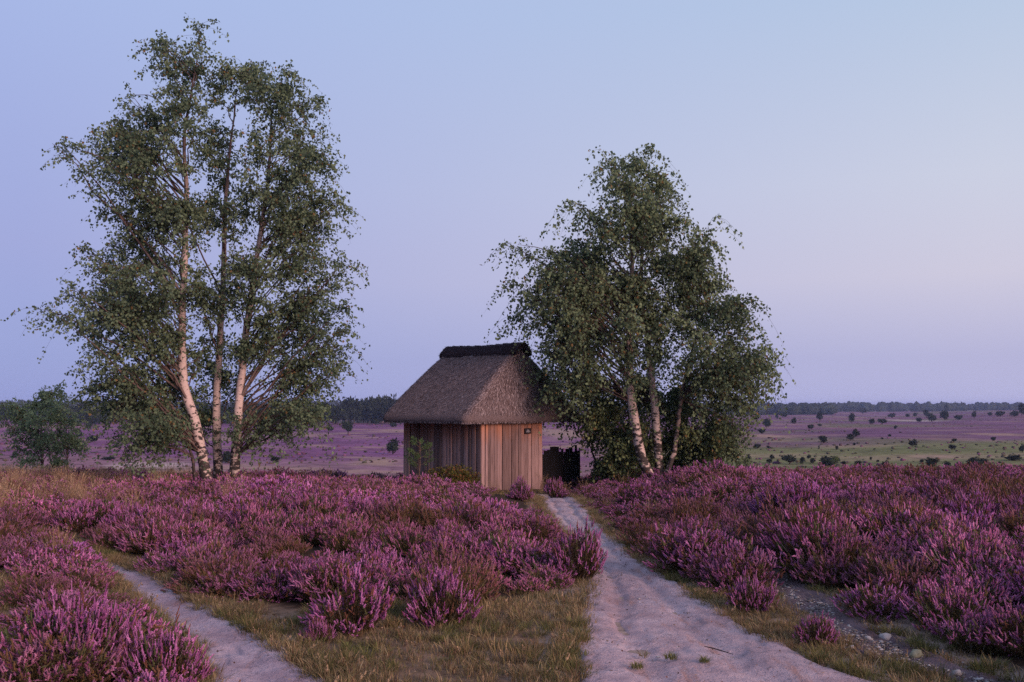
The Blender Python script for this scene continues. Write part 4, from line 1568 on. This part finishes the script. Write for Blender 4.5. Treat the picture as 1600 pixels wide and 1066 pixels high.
# pine sapling by the left wall
def sapling(px, py, top, Y, label):
    global rng
    rng = np.random.default_rng(610)
    b = at(px, py, Y)
    b[2] = float(height(b[0], b[1]))
    t = at(px + 5, top, Y)
    o = empty('pine_sapling', tuple(b))
    tag(o, label, 'sapling')
    P = catmull(np.array([b, (b + t) / 2 + np.array([.04, 0, 0]), t]) - b, 10)
    V, Fq = tubes(P[None], np.linspace(.018, .006, 10)[None], 6)
    mesh('trunk', V, [Fq], M['beam'], None, True, o)
    f, br = MB(), []
    H = t[2] - b[2]
    for k in range(15):
        s = .45 + .55 * k / 15
        A = P[0] * (1 - s) + P[-1] * s
        a = U(0, 6.28)
        ln = .20 + .42 * (1.05 - s) * U(.6, 1.2)
        e = A + np.array([math.cos(a) * ln, math.sin(a) * ln * .7, .5 * ln])
        br.append(np.linspace(A, e, 4))
        n = 70
        C = A + (e - A) * (U(.35, 1.05, n)[:, None]) + rng.normal(0, .025, (n, 3))
        V, Ft = leaves(C, norm(rand_dirs(n) + norm(e - A) * .9), .075, .014)
        f.add(V, [Ft], np.repeat(np.array([.07, .12, .045]) * U(.6, 1.4, n)[:, None], 4, 0))
    V, Fq = tubes(np.array(br), np.tile(np.linspace(.007, .003, 4), (15, 1)), 4)
    mesh('branches', V, [Fq], M['beam'], None, True, o)
    f.build('needles', M['plant'], o)


sapling(651, 735, 690, 24.9, 'thin green pine sapling standing against the dark left wall of the hut')

# green tufts on the sand
GT = [(996, 1046, 26, 'bright green grass tuft lowest on the sandy footpath'), (1048, 1031, 24, 'flat green grass tuft in the middle of the footpath'), (1101, 1036, 22, 'green grass tuft right of the flat one on the sand'),
      (1118, 938, 14, 'tiny grass tuft at the right edge of the sand'), (1130, 953, 18, 'low grass tuft spreading below the tiny one at the sand edge'), (1006, 1028, 22, 'thin sparse grass tuft above the bright green one')]
for k, (px, py, w, lb) in enumerate(GT):
    g = hit(px, py)
    r = w * g[1] / F / 2
    o = tuft(620 + k, 90 if k != 5 else 40, r * 1.05, r * .75, .0022, GREEN if k < 3 else MIXED, bend=1.0).build('grass_tuft', M['plant'])
    o.location = (g[0], g[1], g[2] + .012)
    tag(o, lb, 'grass tuft', 'grass tufts on the sandy footpath')


# fallen stick on the footpath
a, b = hit(1100, 1016), hit(1145, 1028)
P = np.array([a, a * .6 + b * .4 + np.array([0, .02, 0]), b])
P[:, 2] = height(P[:, 0], P[:, 1]) + .022
V, Fq = tubes(catmull(P, 9)[None] - P[0], np.array([[.0015, .003, .0035, .004, .004, .0035, .003, .0025, .0015]]), 5)
o = mesh('stick', V, [Fq], M['darkened'], None, True)
o.location = tuple(P[0])
tag(o, 'thin dark stick lying across the sandy footpath', 'stick')

# ------------------------------------------------------------------ far bushes and trees, one by one
PALS = [[(.012, .021, .014), (.020, .031, .018), (.028, .040, .022)], [(.016, .026, .014), (.026, .038, .018)]]


def far_kind(seed, tall):
    s, f = leafy(seed, 520, (.5, .5, .5), (.15, .11), PALS[seed % 2], 5, (.05, .035, .03), .1, 9 if not tall else 11)
    mb = MB()
    V, Fc = I1
    mb.add(V * np.array([.25, .25, .30]) + np.array([0, 0, .48]), [Fc], np.array([.010, .016, .010]))
    f2 = merged(f, mb)
    t = MB()
    P = np.array([[[0, 0, -.06], [.01, 0, .25], [-.01, 0, .6]]])
    V, Fq = tubes(P, np.array([[.05, .04, .02]]), 6)
    t.add(V, [Fq], (.05, .035, .028))
    return f2.build('crown', M['far_leaf'], link=False).data, t.build('trunk', M['far_leaf'], link=False).data, merged(f2, t).build('bush', M['far_leaf'], link=False).data


KIND = [far_kind(700 + k, k % 2) for k in range(9)]
# (x, y of the foot, width, height) in a crop of the photo: origin (1100, 600), scale 3.2
FR = [(288, 250, 42, 30), (315, 222, 45, 48), (450, 200, 32, 34), (535, 228, 38, 30), (580, 215, 26, 18), (600, 296, 60, 40), (365, 178, 18, 36), (405, 168, 40, 30), (580, 185, 45, 50), (740, 195, 40, 55), (735, 282, 50, 32), (760, 262, 45, 38),
      (842, 205, 32, 38), (892, 204, 45, 34), (958, 226, 22, 20), (940, 170, 50, 24), (1018, 166, 28, 18), (1055, 164, 28, 22), (1076, 192, 38, 26), (1112, 168, 34, 40), (1140, 188, 50, 44), (1205, 183, 55, 60), (1215, 140, 20, 40), (1272, 180, 48, 26),
      (1352, 172, 30, 36), (1430, 160, 28, 20), (1483, 164, 50, 30), (1555, 165, 55, 35), (1590, 160, 40, 65), (1045, 314, 44, 40), (1240, 330, 42, 32), (1250, 294, 28, 24), (1447, 285, 28, 22), (1592, 345, 34, 45), (1545, 384, 90, 32), (268, 326, 40, 28),
      (322, 326, 18, 20), (220, 380, 30, 28), (340, 375, 30, 24), (328, 396, 34, 26), (430, 402, 80, 54), (490, 402, 36, 40), (525, 375, 24, 24), (545, 398, 32, 30), (635, 418, 110, 62), (773, 410, 40, 30), (835, 382, 14, 18), (908, 416, 38, 36),
      (870, 392, 18, 16), (1088, 396, 24, 22), (1135, 418, 80, 50), (1215, 416, 40, 30), (1278, 420, 60, 32), (1370, 416, 110, 50), (186, 165, 32, 28), (270, 180, 30, 30), (655, 142, 24, 14), (740, 140, 50, 34), (795, 152, 40, 34), (845, 138, 34, 16),
      (1065, 130, 20, 20), (928, 264, 22, 14), (890, 278, 16, 12), (752, 308, 20, 16), (665, 330, 20, 22), (575, 320, 10, 12), (853, 330, 14, 10), (940, 338, 10, 8), (1058, 334, 12, 8), (722, 335, 10, 8), (1480, 396, 20, 10), (1375, 360, 10, 8), (1460, 345, 10, 10),
      (205, 390, 16, 14), (368, 398, 22, 18), (700, 410, 24, 30)]
FL = [(544, 679, 20, 24), (587, 664, 15, 10), (614, 710, 26, 24), (614, 668, 16, 10), (207, 707, 14, 11), (144, 691, 24, 12), (133, 706, 9, 5), (24, 716, 10, 12), (429, 723, 16, 12), (168, 719, 26, 6), (138, 672, 18, 18), (516, 674, 12, 10), (356, 724, 26, 20), (122, 684, 12, 14), (180, 700, 10, 6)]
far = [(1100 + a / 3.2, 600 + b / 3.2, c / 3.2, d / 3.2) for a, b, c, d in FR] + FL
SPECIAL = {5: 'broad round bush alone where purple heath meets olive grass', 28: 'tall dark tree cut by the right edge of the view near the skyline', 21: 'tallest dark tree of the clump near the pale sand patch', 40: 'wide dark bush cluster on the olive grass, right of the weeping birch',
           44: 'largest dark bush on the olive grass at mid distance, with a pale sapling beside it', 53: 'long bush just behind the reddish heather mound', 34: 'long low dark hedge-like bush at the right edge', 29: 'round dark bush alone on the olive and purple border',
           50: 'leafy dark bush on the olive grass left of the reddish mound', 18: 'round bush standing in front of the pale sand patch', 10: 'left bush of the touching pair on the purple heath', 11: 'right taller bush of the touching pair on the purple heath',
           30: 'larger round bush below a smaller one on the right heath', 31: 'smaller round bush just above a larger one on the right heath', 32: 'single round bush near the right edge on the purple heath', 1: 'tall dark bush on the purple heath right of the weeping birch', 0: 'low bush in front of the tall dark one right of the weeping birch',
           9: 'narrow upright tree on the purple heath near the centre right', 33: 'dark bush half cut by the right edge above the long low bush', len(FR): 'upright dark bush on the purple heath left of the hut', len(FR) + 2: 'dark pine bush standing beside the left end of the hut', len(FR) + 12: 'grey-green bush behind the trunk of the rightmost left birch'}
ORD = ['leftmost', 'second', 'third', 'fourth', 'fifth', 'sixth', 'seventh', 'eighth', 'ninth', 'tenth', 'eleventh', 'twelfth', 'thirteenth']


def far_labels():
    """look first (size, build), then the ground it stands on, then its place along that strip"""
    sets = {}
    for k, (px, py, w, h) in enumerate(far):
        if k in SPECIAL:
            continue
        tree = h * hit(px, py, 100)[1] / F > 4.2
        size = 'tiny' if w < 6.5 else 'small' if w < 11 else 'larger'
        form = 'upright' if h > w * 1.05 else 'low' if h < w * .7 else 'round'
        where = ('olive valley grass' if py > 695 else 'upper purple heath' if py < 655 else 'middle purple heath') if px > 800 else ('tan strip left of the hut' if py > 695 else 'purple heath left of the hut')
        sets.setdefault((size, form, 'tree' if tree else 'bush', where), []).append((px, k))
    out = {}
    for (size, form, kind, where), v in sets.items():
        v.sort()
        for n, (px, k) in enumerate(v):
            lb = f'{size} {form} dark {kind} on the {where}'
            if len(v) > 1:
                lb += ', ' + (ORD[n] if n == 0 else 'rightmost' if n == len(v) - 1 else ORD[n] + ' from left') + ''
            out[k] = (lb, {'tree': 'distant trees below the skyline', 'bush': 'small bushes dotted over the far heath'}[kind])
    return out


FAR_LABEL = far_labels()
rng = np.random.default_rng(48)
for k, (px, py, w, h) in enumerate(far):
    g = hit(px, py, 100)
    m = g[1] / F
    cr, tr, one = KIND[k % 9]
    nm = 'tree' if h * m > 4.2 else 'bush'
    if k in SPECIAL:
        lb, gp = SPECIAL[k], 'bushes and trees on the far heath'
    else:
        lb, gp = FAR_LABEL[k]
    sc = (w * m * .98, w * m * .9, h * m * 1.02)
    rz = float(U(0, 6.28))
    if w > 11:
        o = empty('dark_' + nm, (g[0], g[1], g[2] - .05), rz)
        for pn, d in (('trunk', tr), ('crown', cr)):
            c = bpy.data.objects.new(pn, d)
            COL.objects.link(c)
            c.parent = o
    else:
        o = bpy.data.objects.new('dark_' + nm, one)
        COL.objects.link(o)
        o.location = (g[0], g[1], g[2] - .05)
        o.rotation_euler = (0, 0, rz)
    o.scale = sc
    tag(o, lb, nm, gp)
shrub('sapling', 'pale green leafy sapling beside the largest dark bush on the valley grass', 'sapling', 1306, 734, 22, 26, 630, 260, (.16, .12), [(.13, .17, .05), (.09, .13, .04)], ymin=100, lumps=5, stems=5)


def tussocks():
    global rng
    rng = np.random.default_rng(52)
    n = 5200
    y = 120 * np.exp(U(0, 1, n) * 2.1)
    x = U(-.62, .62, n) * y
    k = fbm(x / 30, y / 45, 141, 3) > -.05
    x, y = x[k], y[k]
    n = len(x)
    w = U(.3, .95, n) * (y / 150) ** .3
    h = w * U(.3, .65, n)
    V0, Fc = I0
    W = V0[None] * np.stack([w * .5, w * .5, h * .6], -1)[:, None] * (1 + .25 * rng.normal(0, 1, (n, 12)))[..., None]
    W = W + np.stack([x, y, height(x, y) + h * .3], -1)[:, None]
    Fa = (Fc[None] + (np.arange(n) * 12)[:, None, None]).reshape(-1, 3)
    pal = np.array([[.045, .050, .028], [.11, .045, .085], [.07, .06, .035], [.05, .03, .035], [.10, .085, .055]])
    c = pal[rng.choice(5, n, p=[.30, .28, .17, .17, .08])] * U(.7, 1.3, n)[:, None]
    o = mesh('heath_scrub', W.reshape(-1, 3), [Fa], M['far_leaf'], np.repeat(c, 12, 0))
    tag(o, 'low scrub and heather tussocks speckling the far plain', 'scrub', kind='stuff')


tussocks()

# ------------------------------------------------------------------ far woods
def forest(name, label, areas, mat):
    global rng
    rng = np.random.default_rng(49)
    mb = MB()
    V0, Fc = I1
    n0 = len(V0)
    for (pxa, pxb, ya, yb, n, hh, ww, pal) in areas:
        y = ya + (yb - ya) * U(0, 1, n)
        x = (U(pxa, pxb, n) - 800) / F * y
        h = hh * U(.65, 1.2, n)
        w = ww * U(.7, 1.3, n)
        z = height(x, y)
        S = np.stack([w * .5, w * .5, h * .55], -1)
        W = V0[None] * S[:, None] * (1 + .22 * rng.normal(0, 1, (n, n0)))[..., None]
        W = W + np.stack([x, y, z + h * .48], -1)[:, None]
        Fa = (Fc[None] + (np.arange(n) * n0)[:, None, None]).reshape(-1, 3)
        p = np.array(pal)
        c = p[rng.integers(0, len(p), n)] * U(.6, 1.4, n)[:, None]
        mb.add(W.reshape(-1, 3), [Fa], np.repeat(c, n0, 0))
    o = mb.build(name, mat)
    tag(o, label, 'wood', kind='stuff')


PD = [(.012, .020, .016), (.018, .027, .018), (.010, .017, .014)]
forest('forest', 'long dark blue forest belt along the horizon', [(-250, 1850, 1700, 2300, 2300, 13, 13, PD), (1060, 1300, 1150, 1400, 260, 11, 11, PD)], M['far_leaf'])
# nearer wood on the left: crowns with leaves
def wood():
    global rng
    rng = np.random.default_rng(50)
    mb = MB()
    for (pxa, pxb, ya, yb, n, hh) in ((-160, 560, 520, 700, 150, 11), (535, 625, 560, 660, 34, 15), (625, 720, 700, 800, 16, 12)):
        for _ in range(n):
            y = U(ya, yb)
            x = (U(pxa, pxb) - 800) / F * y
            h, w = hh * U(.7, 1.15), U(7, 12)
            k = int(rng.integers(0, 9))
            d = KIND[k][2]
            if d.name not in WC:
                V = np.zeros(len(d.vertices) * 3, dtype=np.float32)
                d.vertices.foreach_get('co', V)
                c = np.zeros(len(d.vertices) * 4, dtype=np.float32)
                d.attributes['Col'].data.foreach_get('color', c)
                fs = {}
                for p in d.polygons:
                    fs.setdefault(len(p.vertices), []).append(tuple(p.vertices))
                WC[d.name] = (V.reshape(-1, 3), [np.array(f) for f in fs.values()], c.reshape(-1, 4)[:, :3])
            V, fs, c = WC[d.name]
            a = U(0, 6.28)
            Rm = np.array([[math.cos(a), -math.sin(a), 0], [math.sin(a), math.cos(a), 0], [0, 0, 1]])
            W = (V @ Rm.T) * np.array([w, w, h]) + np.array([x, y, float(height(x, y)) - .3])
            mb.add(W, fs, c * U(.7, 1.3))
    o = mb.build('woodland', M['far_leaf'])
    tag(o, 'dark wooded rise behind the left birches and the hut', 'wood', kind='stuff')


WC = {}
wood()

# ------------------------------------------------------------------ air
hz = MB()
box(hz, -9500, 9500, -60, 8900, -18, 15)
hm = bpy.data.materials.new('haze_air')
hm.use_nodes = True
ht = hm.node_tree
ht.nodes.clear()
ho = ht.nodes.new('ShaderNodeOutputMaterial')
hv = ht.nodes.new('ShaderNodeVolumePrincipled')
hv.inputs['Color'].default_value = (.50, .62, 1.0, 1)
hv.inputs['Density'].default_value = 0.00013
hv.inputs['Anisotropy'].default_value = 0.0
ht.links.new(hv.outputs[0], ho.inputs['Volume'])
haze = hz.build('haze', hm)
tag(haze, 'thin bluish evening haze over the heath', 'haze', kind='stuff')
